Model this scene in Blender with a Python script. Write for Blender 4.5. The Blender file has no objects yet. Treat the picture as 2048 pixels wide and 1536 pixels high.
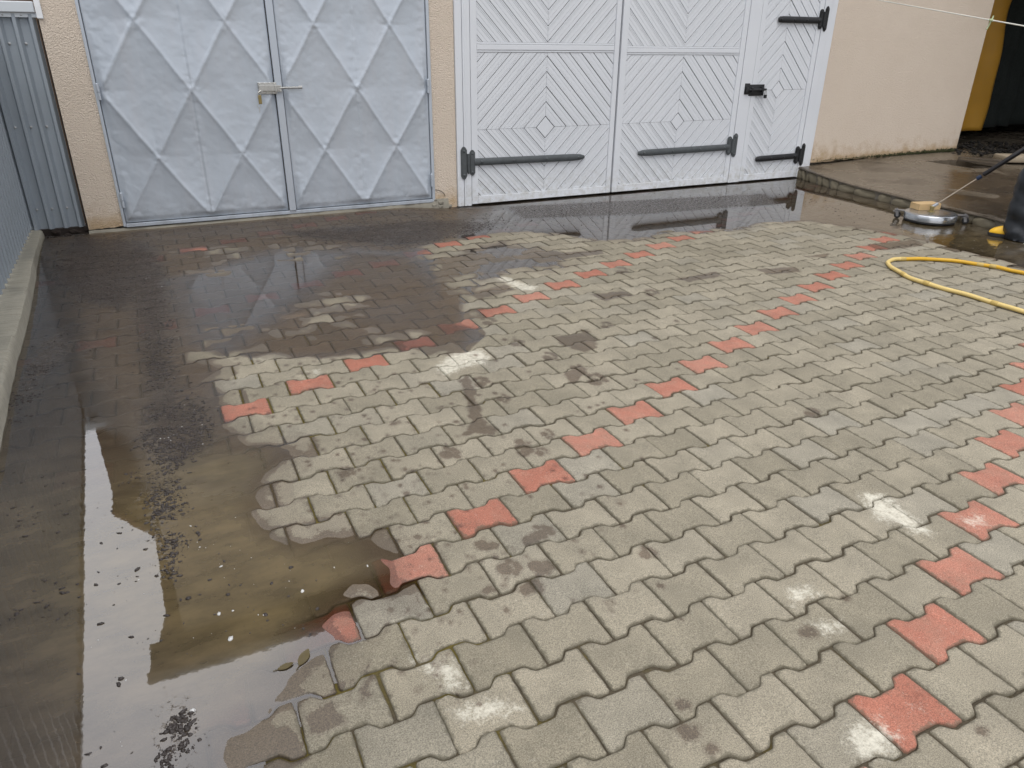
import bpy, bmesh, math, random
import numpy as np
from mathutils import Vector, Matrix
SC = bpy.context.scene
COL = SC.collection
random.seed(7); RNG = np.random.default_rng(11)

# ------------------------------------------------------------------ camera
R_ = np.array([[0.9006599, -0.43441658, 0.00969467],
               [-0.17683666, -0.38682624, -0.90503826],
               [0.39691378, 0.8134173, -0.42521966]])        # right, down, forward
F_ = 1455.396
C_ = np.array([-1.08960889, -1.97628789, 1.42904696])
cam = bpy.data.cameras.new('camera'); camo = bpy.data.objects.new('camera', cam); COL.objects.link(camo)
camo.matrix_world = Matrix(((R_[0][0], -R_[1][0], -R_[2][0], C_[0]), (R_[0][1], -R_[1][1], -R_[2][1], C_[1]),
                            (R_[0][2], -R_[1][2], -R_[2][2], C_[2]), (0, 0, 0, 1)))
cam.sensor_width = 36; cam.lens = 36 * F_ / 2048; cam.clip_start = 0.05; cam.clip_end = 600
SC.camera = camo
# ------------------------------------------------------------------ light
SUN_EL, SUN_AZ = math.radians(64), math.radians(205)          # soft, high, behind the camera
W = bpy.data.worlds.new('World'); SC.world = W; W.use_nodes = True
wn = W.node_tree.nodes; wl = W.node_tree.links; wn.clear()
wout = wn.new('ShaderNodeOutputWorld'); wbg = wn.new('ShaderNodeBackground')
sky = wn.new('ShaderNodeTexSky'); sky.sky_type = 'NISHITA'; sky.sun_disc = False
sky.sun_elevation = SUN_EL; sky.sun_rotation = SUN_AZ; sky.dust_density = 4.0; sky.air_density = 1.0
hs = wn.new('ShaderNodeHueSaturation'); hs.inputs['Saturation'].default_value = 0.20; hs.inputs['Value'].default_value = 1.0
wl.new(sky.outputs[0], hs.inputs['Color'])
wmix = wn.new('ShaderNodeMix'); wmix.data_type = 'RGBA'; wmix.inputs[0].default_value = 0.6
wl.new(hs.outputs[0], wmix.inputs[6])
wtc = wn.new('ShaderNodeTexCoord'); wnz = wn.new('ShaderNodeTexNoise'); wnz.inputs['Scale'].default_value = 2.2; wnz.inputs['Detail'].default_value = 5
wl.new(wtc.outputs['Generated'], wnz.inputs['Vector'])
wr = wn.new('ShaderNodeValToRGB'); wr.color_ramp.elements[0].position = .3; wr.color_ramp.elements[1].position = .7
wr.color_ramp.elements[0].color = (7.6, 7.7, 8.3, 1); wr.color_ramp.elements[1].color = (11.5, 11.5, 12.0, 1)
wl.new(wnz.outputs[0], wr.inputs[0]); wl.new(wr.outputs[0], wmix.inputs[7])
wdt = wn.new('ShaderNodeVectorMath'); wdt.operation = 'DOT_PRODUCT'; wl.new(wtc.outputs['Generated'], wdt.inputs[0]); wdt.inputs[1].default_value = (-.18, .62, .76)
wmr = wn.new('ShaderNodeMapRange'); wmr.interpolation_type = 'SMOOTHSTEP'; wl.new(wdt.outputs['Value'], wmr.inputs[0]); wmr.inputs[1].default_value = .55; wmr.inputs[2].default_value = 1.0; wmr.inputs[3].default_value = .88; wmr.inputs[4].default_value = 2.1
wsc = wn.new('ShaderNodeVectorMath'); wsc.operation = 'SCALE'; wl.new(wmix.outputs[2], wsc.inputs[0]); wl.new(wmr.outputs[0], wsc.inputs['Scale'])
wl.new(wsc.outputs[0], wbg.inputs['Color']); wbg.inputs['Strength'].default_value = 0.115
wl.new(wbg.outputs[0], wout.inputs[0])
sl = bpy.data.lights.new('sun', 'SUN'); sl.energy = 0.8; sl.angle = math.radians(28); sl.color = (1, .97, .92)
so = bpy.data.objects.new('sun', sl); COL.objects.link(so)
sd = Vector((math.sin(SUN_AZ) * math.cos(SUN_EL), math.cos(SUN_AZ) * math.cos(SUN_EL), math.sin(SUN_EL)))
so.rotation_euler = sd.to_track_quat('Z', 'Y').to_euler()
SC.view_settings.view_transform = 'Standard'; SC.view_settings.look = 'None'
SC.view_settings.exposure = 0.40; SC.view_settings.gamma = 1
SC.cycles.max_bounces = 8; SC.cycles.transparent_max_bounces = 8

# ------------------------------------------------------------------ measuring helpers (survey of the place)
def ray(x, y): return R_.T @ np.array([(x - 1024) / F_, (y - 768) / F_, 1.0])
def G(x, y, z=0.0):
    d = ray(x, y); return C_ + d * ((z - C_[2]) / d[2])
def onY(x, y, Y=4.56):
    d = ray(x, y); return C_ + d * ((Y - C_[1]) / d[1])
def at(x, y, ref):
    d = ray(x, y); return C_ + d * (R_[2] @ (np.array(ref) - C_))
def proj(P):
    q = (np.asarray(P) - C_) @ R_.T; return F_ * q[..., 0] / q[..., 2] + 1024, F_ * q[..., 1] / q[..., 2] + 768, q[..., 2]
def sstep(a, b, x):
    t = np.clip((x - a) / (b - a), 0, 1); return t * t * (3 - 2 * t)
def hsh(i, j, s):
    n = np.sin(i * 127.1 + j * 311.7 + s * 74.7) * 43758.5453; return n - np.floor(n)
def vn(x, y, s=0):
    i = np.floor(x); j = np.floor(y); u = x - i; v = y - j; u = u * u * (3 - 2 * u); v = v * v * (3 - 2 * v)
    return (hsh(i, j, s) * (1 - u) + hsh(i + 1, j, s) * u) * (1 - v) + (hsh(i, j + 1, s) * (1 - u) + hsh(i + 1, j + 1, s) * u) * v
def fbm(x, y, s=0, o=3):
    r = 0; a = .5; t = 0
    for k in range(o): r = r + a * vn(x, y, s + k * 13); t += a; a *= .5; x = x * 2.03 + 5.1; y = y * 2.03 - 3.7
    return r / t
def sdf(poly, X, Y):
    P = np.array(poly, float); n = len(P); d = np.full(X.shape, 1e9); s = np.zeros(X.shape, bool)
    for k in range(n):
        ax, ay = P[k]; bx, by = P[(k + 1) % n]; ex, ey = bx - ax, by - ay
        wx, wy = X - ax, Y - ay; t = np.clip((wx * ex + wy * ey) / (ex * ex + ey * ey + 1e-12), 0, 1)
        d = np.minimum(d, (wx - ex * t) ** 2 + (wy - ey * t) ** 2)
        c = ((ay > Y) != (by > Y)) & (X < ex * (Y - ay) / (ey if abs(ey) > 1e-12 else 1e-12) + ax); s ^= c
    d = np.sqrt(d); return np.where(s, d, -d)
def gp(pts): return [tuple(G(x, y)[:2]) for x, y in pts]

# ------------------------------------------------------------------ mesh helpers
class MB:
    def __init__(s): s.v = []; s.f = []
    def add(s, vs, fs):
        o = len(s.v); s.v += [tuple(map(float, v)) for v in vs]; s.f += [tuple(o + i for i in f) for f in fs]; return s
    def box(s, x0, x1, y0, y1, z0, z1):
        return s.add([(x0, y0, z0), (x1, y0, z0), (x1, y1, z0), (x0, y1, z0), (x0, y0, z1), (x1, y0, z1), (x1, y1, z1), (x0, y1, z1)],
                     [(0, 3, 2, 1), (4, 5, 6, 7), (0, 1, 5, 4), (1, 2, 6, 5), (2, 3, 7, 6), (3, 0, 4, 7)])
    def bbox(s, x0, x1, y0, y1, z0, z1, b=.004):
        """box with all edges chamfered"""
        bm = bmesh.new(); bmesh.ops.create_cube(bm, size=1)
        for v in bm.verts: v.co = Vector(((x0 + x1) / 2 + v.co.x * (x1 - x0), (y0 + y1) / 2 + v.co.y * (y1 - y0), (z0 + z1) / 2 + v.co.z * (z1 - z0)))
        bmesh.ops.bevel(bm, geom=list(bm.edges), offset=b, segments=2, profile=.5, affect='EDGES')
        return s.frombm(bm)
    def frombm(s, bm, M=None):
        bm.verts.ensure_lookup_table(); bm.verts.index_update()
        s.add([(M @ v.co if M else v.co) for v in bm.verts], [tuple(v.index for v in f.verts) for f in bm.faces]); bm.free(); return s
    def prism(s, poly, y0, y1):
        """polygon in (x,z) extruded from y0 (front) to y1 (back)"""
        n = len(poly); a = sum(poly[i][0] * poly[(i + 1) % n][1] - poly[(i + 1) % n][0] * poly[i][1] for i in range(n))
        if a < 0: poly = poly[::-1]
        return s.add([(x, y0, z) for x, z in poly] + [(x, y1, z) for x, z in poly],
                     [tuple(range(n)), tuple(range(2 * n - 1, n - 1, -1))] + [(i, n + i, n + (i + 1) % n, (i + 1) % n) for i in range(n)])
    def tube(s, pts, r, n=10, cap=True):
        pts = [Vector(p) for p in pts]; m = len(pts); rr = r if hasattr(r, '__len__') else [r] * m
        vs = []; up = None
        for i, p in enumerate(pts):
            t = (pts[min(i + 1, m - 1)] - pts[max(i - 1, 0)]).normalized()
            if up is None: up = t.orthogonal().normalized()
            up = (up - t * up.dot(t)).normalized(); sd_ = t.cross(up)
            for k in range(n):
                a = 2 * math.pi * k / n; vs.append(p + (up * math.cos(a) + sd_ * math.sin(a)) * rr[i])
        fs = [(i * n + k, i * n + (k + 1) % n, (i + 1) * n + (k + 1) % n, (i + 1) * n + k) for i in range(m - 1) for k in range(n)]
        if cap: fs += [tuple(range(n - 1, -1, -1)), tuple((m - 1) * n + k for k in range(n))]
        return s.add(vs, fs)
    def lathe(s, prof, n=32, M=None):
        vs = []; m = len(prof)
        for r, z in prof:
            for k in range(n):
                a = 2 * math.pi * k / n; v = Vector((r * math.cos(a), r * math.sin(a), z)); vs.append(M @ v if M else v)
        fs = [(i * n + k, i * n + (k + 1) % n, (i + 1) * n + (k + 1) % n, (i + 1) * n + k) for i in range(m - 1) for k in range(n)]
        fs += [tuple(range(n - 1, -1, -1)), tuple((m - 1) * n + k for k in range(n))]
        return s.add(vs, fs)
    def ball(s, c, r, sub=1, sc=(1, 1, 1), rot=None):
        bm = bmesh.new(); bmesh.ops.create_icosphere(bm, subdivisions=sub, radius=1)
        M = Matrix.Translation(Vector(c)) @ (rot if rot else Matrix.Identity(4)) @ Matrix.Diagonal((r * sc[0], r * sc[1], r * sc[2], 1))
        return s.frombm(bm, M)
    def build(s, name, mat, parent=None, smooth=False, off=None):
        me = bpy.data.meshes.new(name); vs = s.v
        if off is not None: vs = [(x - off[0], y - off[1], z - off[2]) for x, y, z in vs]
        me.from_pydata(vs, [], s.f); me.validate(); me.materials.append(mat)
        if smooth: me.polygons.foreach_set('use_smooth', [True] * len(me.polygons)); me.set_sharp_from_angle(angle=math.radians(40))
        o = bpy.data.objects.new(name, me); COL.objects.link(o)
        if parent: o.parent = parent
        return o
def tag(o, label=None, cat=None, group=None, kind=None):
    if label: o['label'] = label
    if cat: o['category'] = cat
    if group: o['group'] = group
    if kind: o['kind'] = kind
    return o
def empty(name, loc, label, cat, group=None):
    o = bpy.data.objects.new(name, None); COL.objects.link(o); o.location = Vector(loc); o.empty_display_size = .1
    return tag(o, label, cat, group)
def fast_mesh(name, V, Q, mat, attrs=None, smooth=True):
    me = bpy.data.meshes.new(name); me.vertices.add(len(V)); me.vertices.foreach_set('co', V.astype(np.float32).ravel())
    nf = len(Q); me.loops.add(nf * 4); me.loops.foreach_set('vertex_index', Q.astype(np.int32).ravel())
    me.polygons.add(nf); me.polygons.foreach_set('loop_start', np.arange(0, nf * 4, 4, dtype=np.int32))
    try: me.polygons.foreach_set('loop_total', np.full(nf, 4, np.int32))
    except Exception: pass
    me.polygons.foreach_set('use_smooth', np.full(nf, smooth)); me.update(calc_edges=True)
    for k, a in (attrs or {}).items():
        at_ = me.attributes.new(k, 'FLOAT', 'POINT'); at_.data.foreach_set('value', a.astype(np.float32).ravel())
    me.materials.append(mat); o = bpy.data.objects.new(name, me); COL.objects.link(o); return o
def gridq(nx, ny, base=0):
    i, j = np.meshgrid(np.arange(nx - 1), np.arange(ny - 1), indexing='ij'); a = i * ny + j + base
    return np.stack([a, a + ny, a + ny + 1, a + 1], -1).reshape(-1, 4)

# ------------------------------------------------------------------ material helpers
class NT:
    def __init__(s, name):
        s.m = bpy.data.materials.new(name); s.m.use_nodes = True; s.t = s.m.node_tree; s.t.nodes.clear()
        s.out = s.t.nodes.new('ShaderNodeOutputMaterial'); s.co = s.n('ShaderNodeTexCoord').outputs['Object']
    def n(s, t, **k):
        nd = s.t.nodes.new(t)
        for a, v in k.items():
            if a.startswith('i_'): s.set(nd.inputs[a[2:].replace('_', ' ')], v)
            else: setattr(nd, a, v)
        return nd
    def set(s, sock, v):
        if isinstance(v, bpy.types.NodeSocket): s.t.links.new(v, sock)
        elif isinstance(v, tuple) and len(v) == 3 and sock.type == 'RGBA': sock.default_value = (*v, 1)
        else: sock.default_value = v
    def noise(s, sc, det=3, rough=.55, vec=None, dist=0):
        n = s.n('ShaderNodeTexNoise'); s.set(n.inputs['Vector'], vec or s.co); n.inputs['Scale'].default_value = sc
        n.inputs['Detail'].default_value = det; n.inputs['Roughness'].default_value = rough; n.inputs['Distortion'].default_value = dist; return n.outputs[0]
    def vor(s, sc, feat='F1', out='Distance', vec=None):
        n = s.n('ShaderNodeTexVoronoi', feature=feat); s.set(n.inputs['Vector'], vec or s.co); n.inputs['Scale'].default_value = sc; return n.outputs[out]
    def map(s, scale=(1, 1, 1), rot=(0, 0, 0)):
        n = s.n('ShaderNodeMapping'); s.set(n.inputs[0], s.co); n.inputs['Scale'].default_value = scale; n.inputs['Rotation'].default_value = rot; return n.outputs[0]
    def math(s, op, a, b=0.0, c=0.0, clamp=False):
        n = s.n('ShaderNodeMath', operation=op, use_clamp=clamp); s.set(n.inputs[0], a); s.set(n.inputs[1], b); s.set(n.inputs[2], c); return n.outputs[0]
    def rng(s, v, a, b, c=0.0, d=1.0, smooth=False):
        n = s.n('ShaderNodeMapRange'); n.interpolation_type = 'SMOOTHSTEP' if smooth else 'LINEAR'
        for i, x in enumerate((v, a, b, c, d)): s.set(n.inputs[i], x)
        return n.outputs[0]
    def mix(s, f, a, b, bl='MIX'):
        n = s.n('ShaderNodeMix', data_type='RGBA', blend_type=bl); s.set(n.inputs[0], f); s.set(n.inputs[6], a); s.set(n.inputs[7], b); return n.outputs[2]
    def attr(s, name): return s.n('ShaderNodeAttribute', attribute_name=name).outputs['Fac']
    def bump(s, h, st=.5, dist=.01, nrm=None):
        n = s.n('ShaderNodeBump'); s.set(n.inputs['Height'], h); n.inputs['Strength'].default_value = st; n.inputs['Distance'].default_value = dist
        if nrm: s.set(n.inputs['Normal'], nrm)
        return n.outputs[0]
    def bsdf(s, col, rough=.6, metal=0.0, nrm=None, spec=.5, **k):
        b = s.n('ShaderNodeBsdfPrincipled'); s.set(b.inputs['Base Color'], col); s.set(b.inputs['Roughness'], rough); s.set(b.inputs['Metallic'], metal)
        s.set(b.inputs['Specular IOR Level'], spec)
        if nrm: s.set(b.inputs['Normal'], nrm)
        for a, v in k.items(): s.set(b.inputs[a.replace('_', ' ')], v)
        s.t.links.new(b.outputs[0], s.out.inputs[0]); return s.m
def simple(name, c, rough=.6, metal=0.0, var=.15, sc=30, bump=.1, bsc=200, spec=.5):
    t = NT(name); nz = t.noise(sc, 4); lo = tuple(x * (1 - var) for x in c); hi = tuple(min(1, x * (1 + var)) for x in c)
    return t.bsdf(t.mix(nz, lo, hi), t.rng(t.noise(sc * 2), .3, .7, rough * .85, min(1, rough * 1.15)), metal, t.bump(t.noise(bsc, 3), bump, .004), spec)

def m_paver():
    t = NT('concrete_paver'); tint = t.attr('tint'); red = t.attr('red'); wet = t.attr('wet'); wh = t.attr('white'); mud = t.attr('mud'); ed = t.attr('edge')
    g = t.mix(tint, (.216, .193, .144), (.286, .256, .197))
    g = t.mix(t.rng(t.attr('cool'), .78, 1, 0, .7), g, (.262, .244, .202))
    r = t.mix(tint, (.330, .127, .086), (.398, .172, .124))
    c = t.mix(red, g, t.mix(t.rng(t.math('ADD', t.noise(16, 5, .7), t.math('MULTIPLY', tint, .2)), (.52), .80, 0, .42), r, (.290, .190, .140)))
    bl = t.noise(7, 4, .6); c = t.mix(1.0, c, t.mix(t.rng(bl, .3, .7), (.84, .84, .83), (1.14, 1.135, 1.12)), 'MULTIPLY')
    sp = t.noise(330, 2, .7); c = t.mix(1.0, c, t.mix(t.rng(sp, .28, .72), (.50, .50, .50), (1.48, 1.48, 1.46)), 'MULTIPLY')
    grit = t.rng(t.vor(210), 0, .32, 1, 0); gm = t.rng(t.noise(90, 2), .52, .66)
    c = t.mix(t.math('MULTIPLY', grit, t.math('MULTIPLY', gm, .55)), c, (.56, .53, .46))
    dk = t.rng(t.noise(160, 3, .7), .60, .72); c = t.mix(t.math('MULTIPLY', dk, .45), c, (.15, .135, .105))
    # dirt creeping in from the joints
    e2 = t.math('ADD', ed, t.rng(t.noise(55, 4), .3, .7, -.007, .007)); c = t.mix(t.rng(e2, .000, .008, .60, 0, True), c, (.11, .098, .068))
    # lime / paint spills
    w2 = t.math('ADD', wh, t.math('ADD', t.rng(t.noise(45, 6, .8), .25, .75, -.75, .75), t.rng(t.noise(150, 3, .7), .3, .7, -.25, .25))); wm = t.rng(w2, .25, 1.55, 0, .68, True)
    c = t.mix(wm, c, (.74, .71, .60))
    # damp stains
    n1 = t.noise(26, 4, .6); n2 = t.noise(160, 2)
    wv = t.math('ADD', wet, t.math('ADD', t.rng(n1, .3, .7, -.005, .005), t.rng(n2, .3, .7, -.003, .003)))
    wm2 = t.rng(wv, -.0030, .0030, 0, 1, True); wm2 = t.math('MAXIMUM', wm2, t.rng(wv, -.045, .004, 0, .45))
    c = t.mix(wm2, c, t.mix(1.0, c, (.47, .41, .375), 'MULTIPLY'))
    mm = t.rng(t.math('ADD', mud, t.rng(t.noise(30, 6, .7), .3, .7, -.4, .4)), .35, .8, 0, .9, True)
    c = t.mix(mm, c, t.mix(t.noise(120, 3), (.018, .014, .011), (.055, .043, .034)))
    h = t.math('ADD', t.math('MULTIPLY', sp, .5), t.math('MULTIPLY', t.noise(110, 3), .8))
    h = t.math('ADD', h, t.math('MULTIPLY', mm, t.noise(60, 5, .7)))
    ro = t.rng(wm2, 0, 1, .88, .34)
    return t.bsdf(c, ro, 0, t.bump(h, .42, .0035), .4)
def m_joint():
    t = NT('joint_dirt'); n = t.noise(14, 4, .6); f = t.noise(170, 3, .7); moss = t.rng(t.math('ADD', t.noise(4.5, 4), t.rng(t.attr('mossy'), 0, 1, -.12, .22)), .44, .58, 0, 1, True)
    a = t.mix(f, (.045, .036, .022), (.150, .122, .082)); b = t.mix(f, (.060, .050, .010), (.190, .145, .036))
    c = t.mix(moss, a, b); c = t.mix(t.rng(n, .5, .75), c, (.060, .049, .033))
    c = t.mix(t.attr('wetj'), c, t.mix(1.0, c, (.5, .48, .45), 'MULTIPLY'))
    return t.bsdf(c, .9, 0, t.bump(t.math('ADD', f, t.noise(420, 2)), .8, .006), .3)
def m_water():
    t = NT('muddy_water'); mk = t.attr('murk'); br = t.attr('brown'); rp = t.attr('rough'); fl = t.attr('film')
    n = t.noise(5, 4, .6, t.map((1, 2.2, 1))); f = t.noise(60, 5, .7); n3 = t.noise(17, 5, .65, t.map((1, 1.8, 1)))
    mudc = t.mix(br, (.108, .087, .070), (.118, .091, .049)); mudc = t.mix(1.0, mudc, t.mix(t.rng(n, .3, .7), (.74, .74, .74), (1.22, 1.2, 1.15)), 'MULTIPLY')
    mudc = t.mix(t.rng(f, .55, .75, 0, .30), mudc, (.05, .040, .032))
    md = t.attr('mud'); mm = t.rng(t.math('ADD', md, t.math('ADD', t.rng(t.noise(48, 6, .75), .28, .72, -.55, .55), t.rng(t.noise(190, 3, .7), .3, .7, -.18, .18))), .62, .95, 0, .92, True)
    mudc = t.mix(mm, mudc, t.mix(t.noise(170, 3, .7), (.022, .017, .015), (.080, .064, .055)))
    rip = t.math('ADD', t.noise(9, 3, .5), t.math('MULTIPLY', t.noise(38, 2), .25))
    bn = t.n('ShaderNodeBump'); t.set(bn.inputs['Height'], t.math('ADD', rip, t.math('ADD', t.math('MULTIPLY', fl, t.noise(70, 4, .7)), t.math('MULTIPLY', mm, t.noise(110, 4, .7))))); t.set(bn.inputs['Strength'], t.math('ADD', rp, t.math('ADD', t.math('MULTIPLY', fl, .25), t.math('MULTIPLY', mm, .6)))); bn.inputs['Distance'].default_value = .004
    df = t.n('ShaderNodeBsdfDiffuse'); t.set(df.inputs[0], mudc)
    tr = t.n('ShaderNodeBsdfTransparent'); t.set(tr.inputs[0], (.82, .75, .66))
    a = t.n('ShaderNodeMixShader'); t.set(a.inputs[0], t.math('ADD', mk, t.math('ADD', mm, t.math('ADD', t.rng(n, .3, .7, -.10, .10), t.rng(n3, .3, .7, -.10, .10))), clamp=True)); t.set(a.inputs[1], tr.outputs[0]); t.set(a.inputs[2], df.outputs[0])
    gl = t.n('ShaderNodeBsdfGlossy'); t.set(gl.inputs['Color'], (1, 1, 1)); t.set(gl.inputs['Roughness'], t.rng(t.math('MULTIPLY', fl, t.rng(n3, .15, .5, .35, 1)), 0, 1, .015, .50)); t.set(gl.inputs['Normal'], bn.outputs[0])
    fr = t.n('ShaderNodeFresnel'); fr.inputs['IOR'].default_value = 1.70
    b = t.n('ShaderNodeMixShader'); t.set(b.inputs[0], t.math('MULTIPLY', fr.outputs[0], t.math('MULTIPLY', t.rng(mm, 0, 1, 1, .35), t.rng(fl, 0, 1, 1.15, .30)), clamp=True)); t.set(b.inputs[1], a.outputs[0]); t.set(b.inputs[2], gl.outputs[0])
    t.t.links.new(b.outputs[0], t.out.inputs[0]); return t.m
def m_stucco():
    t = NT('cream_roughcast'); n = t.vor(125, 'SMOOTH_F1'); n2 = t.noise(180, 3, .75); h = t.math('ADD', t.math('MULTIPLY', n, -1.0), n2)
    c = t.mix(t.noise(3, 4), (.755, .645, .530), (.82, .715, .60)); c = t.mix(t.rng(t.noise(260, 2), .55, .75, 0, .35), c, (.46, .37, .27))
    st = t.attr('damp'); sm = t.rng(t.math('ADD', st, t.rng(t.noise(7, 5, .65), .3, .7, -.30, .30)), .25, .95, 0, .75, True)
    c = t.mix(sm, c, (.50, .34, .17))
    gm = t.rng(t.math('ADD', st, t.rng(t.noise(22, 5, .7), .3, .7, -.35, .35)), .92, 1.25, 0, .9, True); c = t.mix(gm, c, (.05, .047, .022))
    return t.bsdf(c, .92, 0, t.bump(h, 1.0, .0085), .25)
def m_silver():
    t = NT('silver_grey_paint'); n = t.noise(5, 5, .6); st = t.noise(12, 4, .6, t.map((1, 1, .12)))
    c = t.mix(n, (.485, .538, .600), (.510, .562, .625)); c = t.mix(t.rng(st, .45, .7, 0, .4), c, (.53, .555, .60))
    sp = t.rng(t.noise(70, 3, .7), .68, .74); zz = t.n('ShaderNodeSeparateXYZ'); t.set(zz.inputs[0], t.co)
    low = t.rng(zz.outputs[2], .05, .55, 1, 0); c = t.mix(t.math('MULTIPLY', sp, t.math('MULTIPLY', low, .8)), c, (.10, .095, .085))
    dirt = t.rng(t.noise(9, 5, .7), .45, .7); c = t.mix(t.math('MULTIPLY', dirt, t.rng(zz.outputs[2], .08, .30, .5, 0)), c, (.24, .25, .26))
    return t.bsdf(c, t.rng(t.noise(6, 3), .3, .7, .34, .40), .25, t.bump(t.math('ADD', t.noise(7, 2), t.math('MULTIPLY', t.noise(260, 2), .10)), .10, .006), .5)
def m_white(name='white_gate_paint'):
    t = NT(name); n = t.noise(60, 5, .7); c = t.mix(t.noise(2.5, 4), (.66, .69, .73), (.74, .765, .80))
    ch = t.rng(t.noise(34, 6, .8), .66, .72, 0, .7); c = t.mix(ch, c, (.36, .35, .33))
    zz = t.n('ShaderNodeSeparateXYZ'); t.set(zz.inputs[0], t.co); dirt = t.math('MULTIPLY', t.rng(t.noise(18, 5, .7), .42, .7), t.rng(zz.outputs[2], .0, .35, .75, 0)); c = t.mix(dirt, c, (.42, .41, .36))
    sp = t.rng(t.noise(75, 3, .7), .66, .72); c = t.mix(t.math('MULTIPLY', sp, t.rng(zz.outputs[2], .02, .30, .85, 0)), c, (.08, .07, .055))
    return t.bsdf(c, .55, 0, t.bump(t.noise(90, 3), .18, .003), .4)
def m_concrete(name, lo, hi, damp=0.0, rough=.85, streak=False):
    t = NT(name); n = t.noise(5, 5, .6); f = t.noise(160, 3, .7); c = t.mix(n, lo, hi); c = t.mix(t.rng(f, .5, .75, 0, .5), c, tuple(x * .55 for x in lo))
    if streak: c = t.mix(t.rng(t.noise(14, 4, .6, t.map((.5, 6, 1))), .45, .7, 0, .55), c, tuple(x * .55 for x in lo))
    c = t.mix(t.rng(t.noise(2.2, 4), .5, .7, 0, damp), c, tuple(x * .4 for x in lo))
    return t.bsdf(c, rough if not damp else t.rng(t.noise(2.2, 4), .45, .7, rough, rough * .45), 0, t.bump(t.math('ADD', f, t.noise(30, 4)), .5, .006), .4)
M = dict(groove=simple('groove_dark', (.055, .052, .047), .9, 0, .3, 40), paver=m_paver(), joint=m_joint(), water=m_water(), stucco=m_stucco(), silver=m_silver(), white=m_white(),
         ground=m_concrete('outer_ground', (.17, .155, .12), (.24, .22, .18)),
         kerb=m_concrete('kerb_concrete', (.34, .318, .252), (.52, .49, .40), .3, .85, True),
         footing=m_concrete('rough_concrete', (.20, .185, .15), (.36, .34, .28), .35),
         terrace=m_concrete('wet_terrace_concrete', (.120, .098, .072), (.200, .164, .122), .9, .30, True),
         stone=m_concrete('edging_stone', (.13, .112, .072), (.27, .235, .165), .3, .6),
         mortar=m_concrete('mortar', (.15, .135, .11), (.27, .245, .20), .3),
         greysheet=simple('grey_coated_sheet', (.335, .378, .418), .38, .15, .12, 4, .05, 60),
         brightsheet=simple('pale_steel_profile', (.60, .64, .67), .35, .1, .06, 5, .03),
         zinc=simple('zinc_screw', (.42, .43, .43), .35, .8, .1),
         iron=simple('wrought_iron_paint', (.085, .095, .10), .45, .2, .35, 22, .35, 90), ironblack=simple('black_iron_paint', (.022, .023, .025), .4, .2, .3, 25, .3, 90),
         lock=simple('worn_steel', (.50, .50, .48), .35, .7, .25, 60), brass=simple('key_brass', (.28, .22, .09), .4, .4, .2, 60),
         dark=simple('dark_timber_and_gap_shade', (.022, .014, .010), .8, 0, .4, 20, .4), roof=simple('roof_tiles', (.16, .07, .045), .8, 0, .3, 6, .5, 40),  # dark: the rotten sill's timber, also painted shade in gaps between parts
         soffit=simple('brown_soffit_boards', (.10, .065, .04), .7, 0, .25, 8, .3, 40), plaster=simple('plain_plaster', (.74, .64, .51), .9, 0, .1, 3, .3, 120),
         ply=simple('pale_wood_block', (.52, .36, .18), .65, 0, .22, 18, .2, 120), steel=simple('brushed_steel', (.50, .52, .54), .24, .9, .15, 12, .05),
         caster=simple('grey_caster_metal', (.30, .30, .31), .35, .7, .2, 40), rubber=simple('black_rubber', (.02, .02, .021), .6, 0, .3, 50),
         grip=simple('black_lance_grip', (.014, .013, .016), .35, 0, .3, 50), tube=simple('lance_steel', (.42, .36, .29), .35, .6, .15, 50), bluecap=simple('blue_collar', (.012, .028, .07), .4, 0, .2, 50),
         trousers=simple('black_waterproof_cloth', (.012, .015, .019), .40, 0, .35, 12, .5, 22), jacket=simple('navy_jacket_cloth', (.02, .028, .045), .7, 0, .3, 12, .4, 60),
         boot=simple('yellow_rubber', (.80, .46, .015), .35, 0, .12, 30, .05), skin=simple('skin', (.50, .30, .21), .55, 0, .1, 30), hair=simple('dark_hair', (.03, .02, .014), .6, 0, .3, 80),
         ochre=simple('ochre_tarpaulin', (.40, .205, .016), .6, 0, .18, 5, .35, 12), net=simple('dark_green_net', (.008, .012, .010), .9, 0, .4, 30, .6, 160),
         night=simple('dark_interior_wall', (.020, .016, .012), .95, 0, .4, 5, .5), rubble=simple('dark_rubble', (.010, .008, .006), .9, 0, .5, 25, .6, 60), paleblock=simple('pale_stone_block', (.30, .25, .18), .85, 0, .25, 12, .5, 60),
         plank=simple('wet_grey_plank', (.085, .068, .05), .4, 0, .3, 10, .3, 80), rope=simple('white_line', (.66, .65, .58), .7, 0, .1, 60), knot=simple('pale_green_twine', (.40, .47, .28), .8, 0, .2, 60),
         hosey=simple('bright_yellow_hose', (.62, .36, .02), .5, 0, .18, 20, .15, 120), hosep=simple('faded_yellow_hose', (.66, .50, .185), .55, 0, .15, 20, .15, 120), tape=simple('brown_tape_band', (.50, .36, .11), .6, 0, .25, 60),
         silt=simple('dark_silt', (.040, .031, .027), .5, 0, .5, 40, .5, 120), foam=simple('foam_bubble', (.62, .62, .60), .25, 0, .05, 40), leaf=simple('brown_leaf', (.085, .062, .016), .55, 0, .3, 60),
         moss=simple('dark_moss', (.035, .040, .012), .95, 0, .5, 40, .8, 200))

# ================================================================== GROUND
PU, PV = 0.2, 0.14174
def zbase(x, y):   # the paving rises a little towards the left garage door
    return .040 * sstep(3.2, 4.5, y) * sstep(1.50, .85, x)
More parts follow.
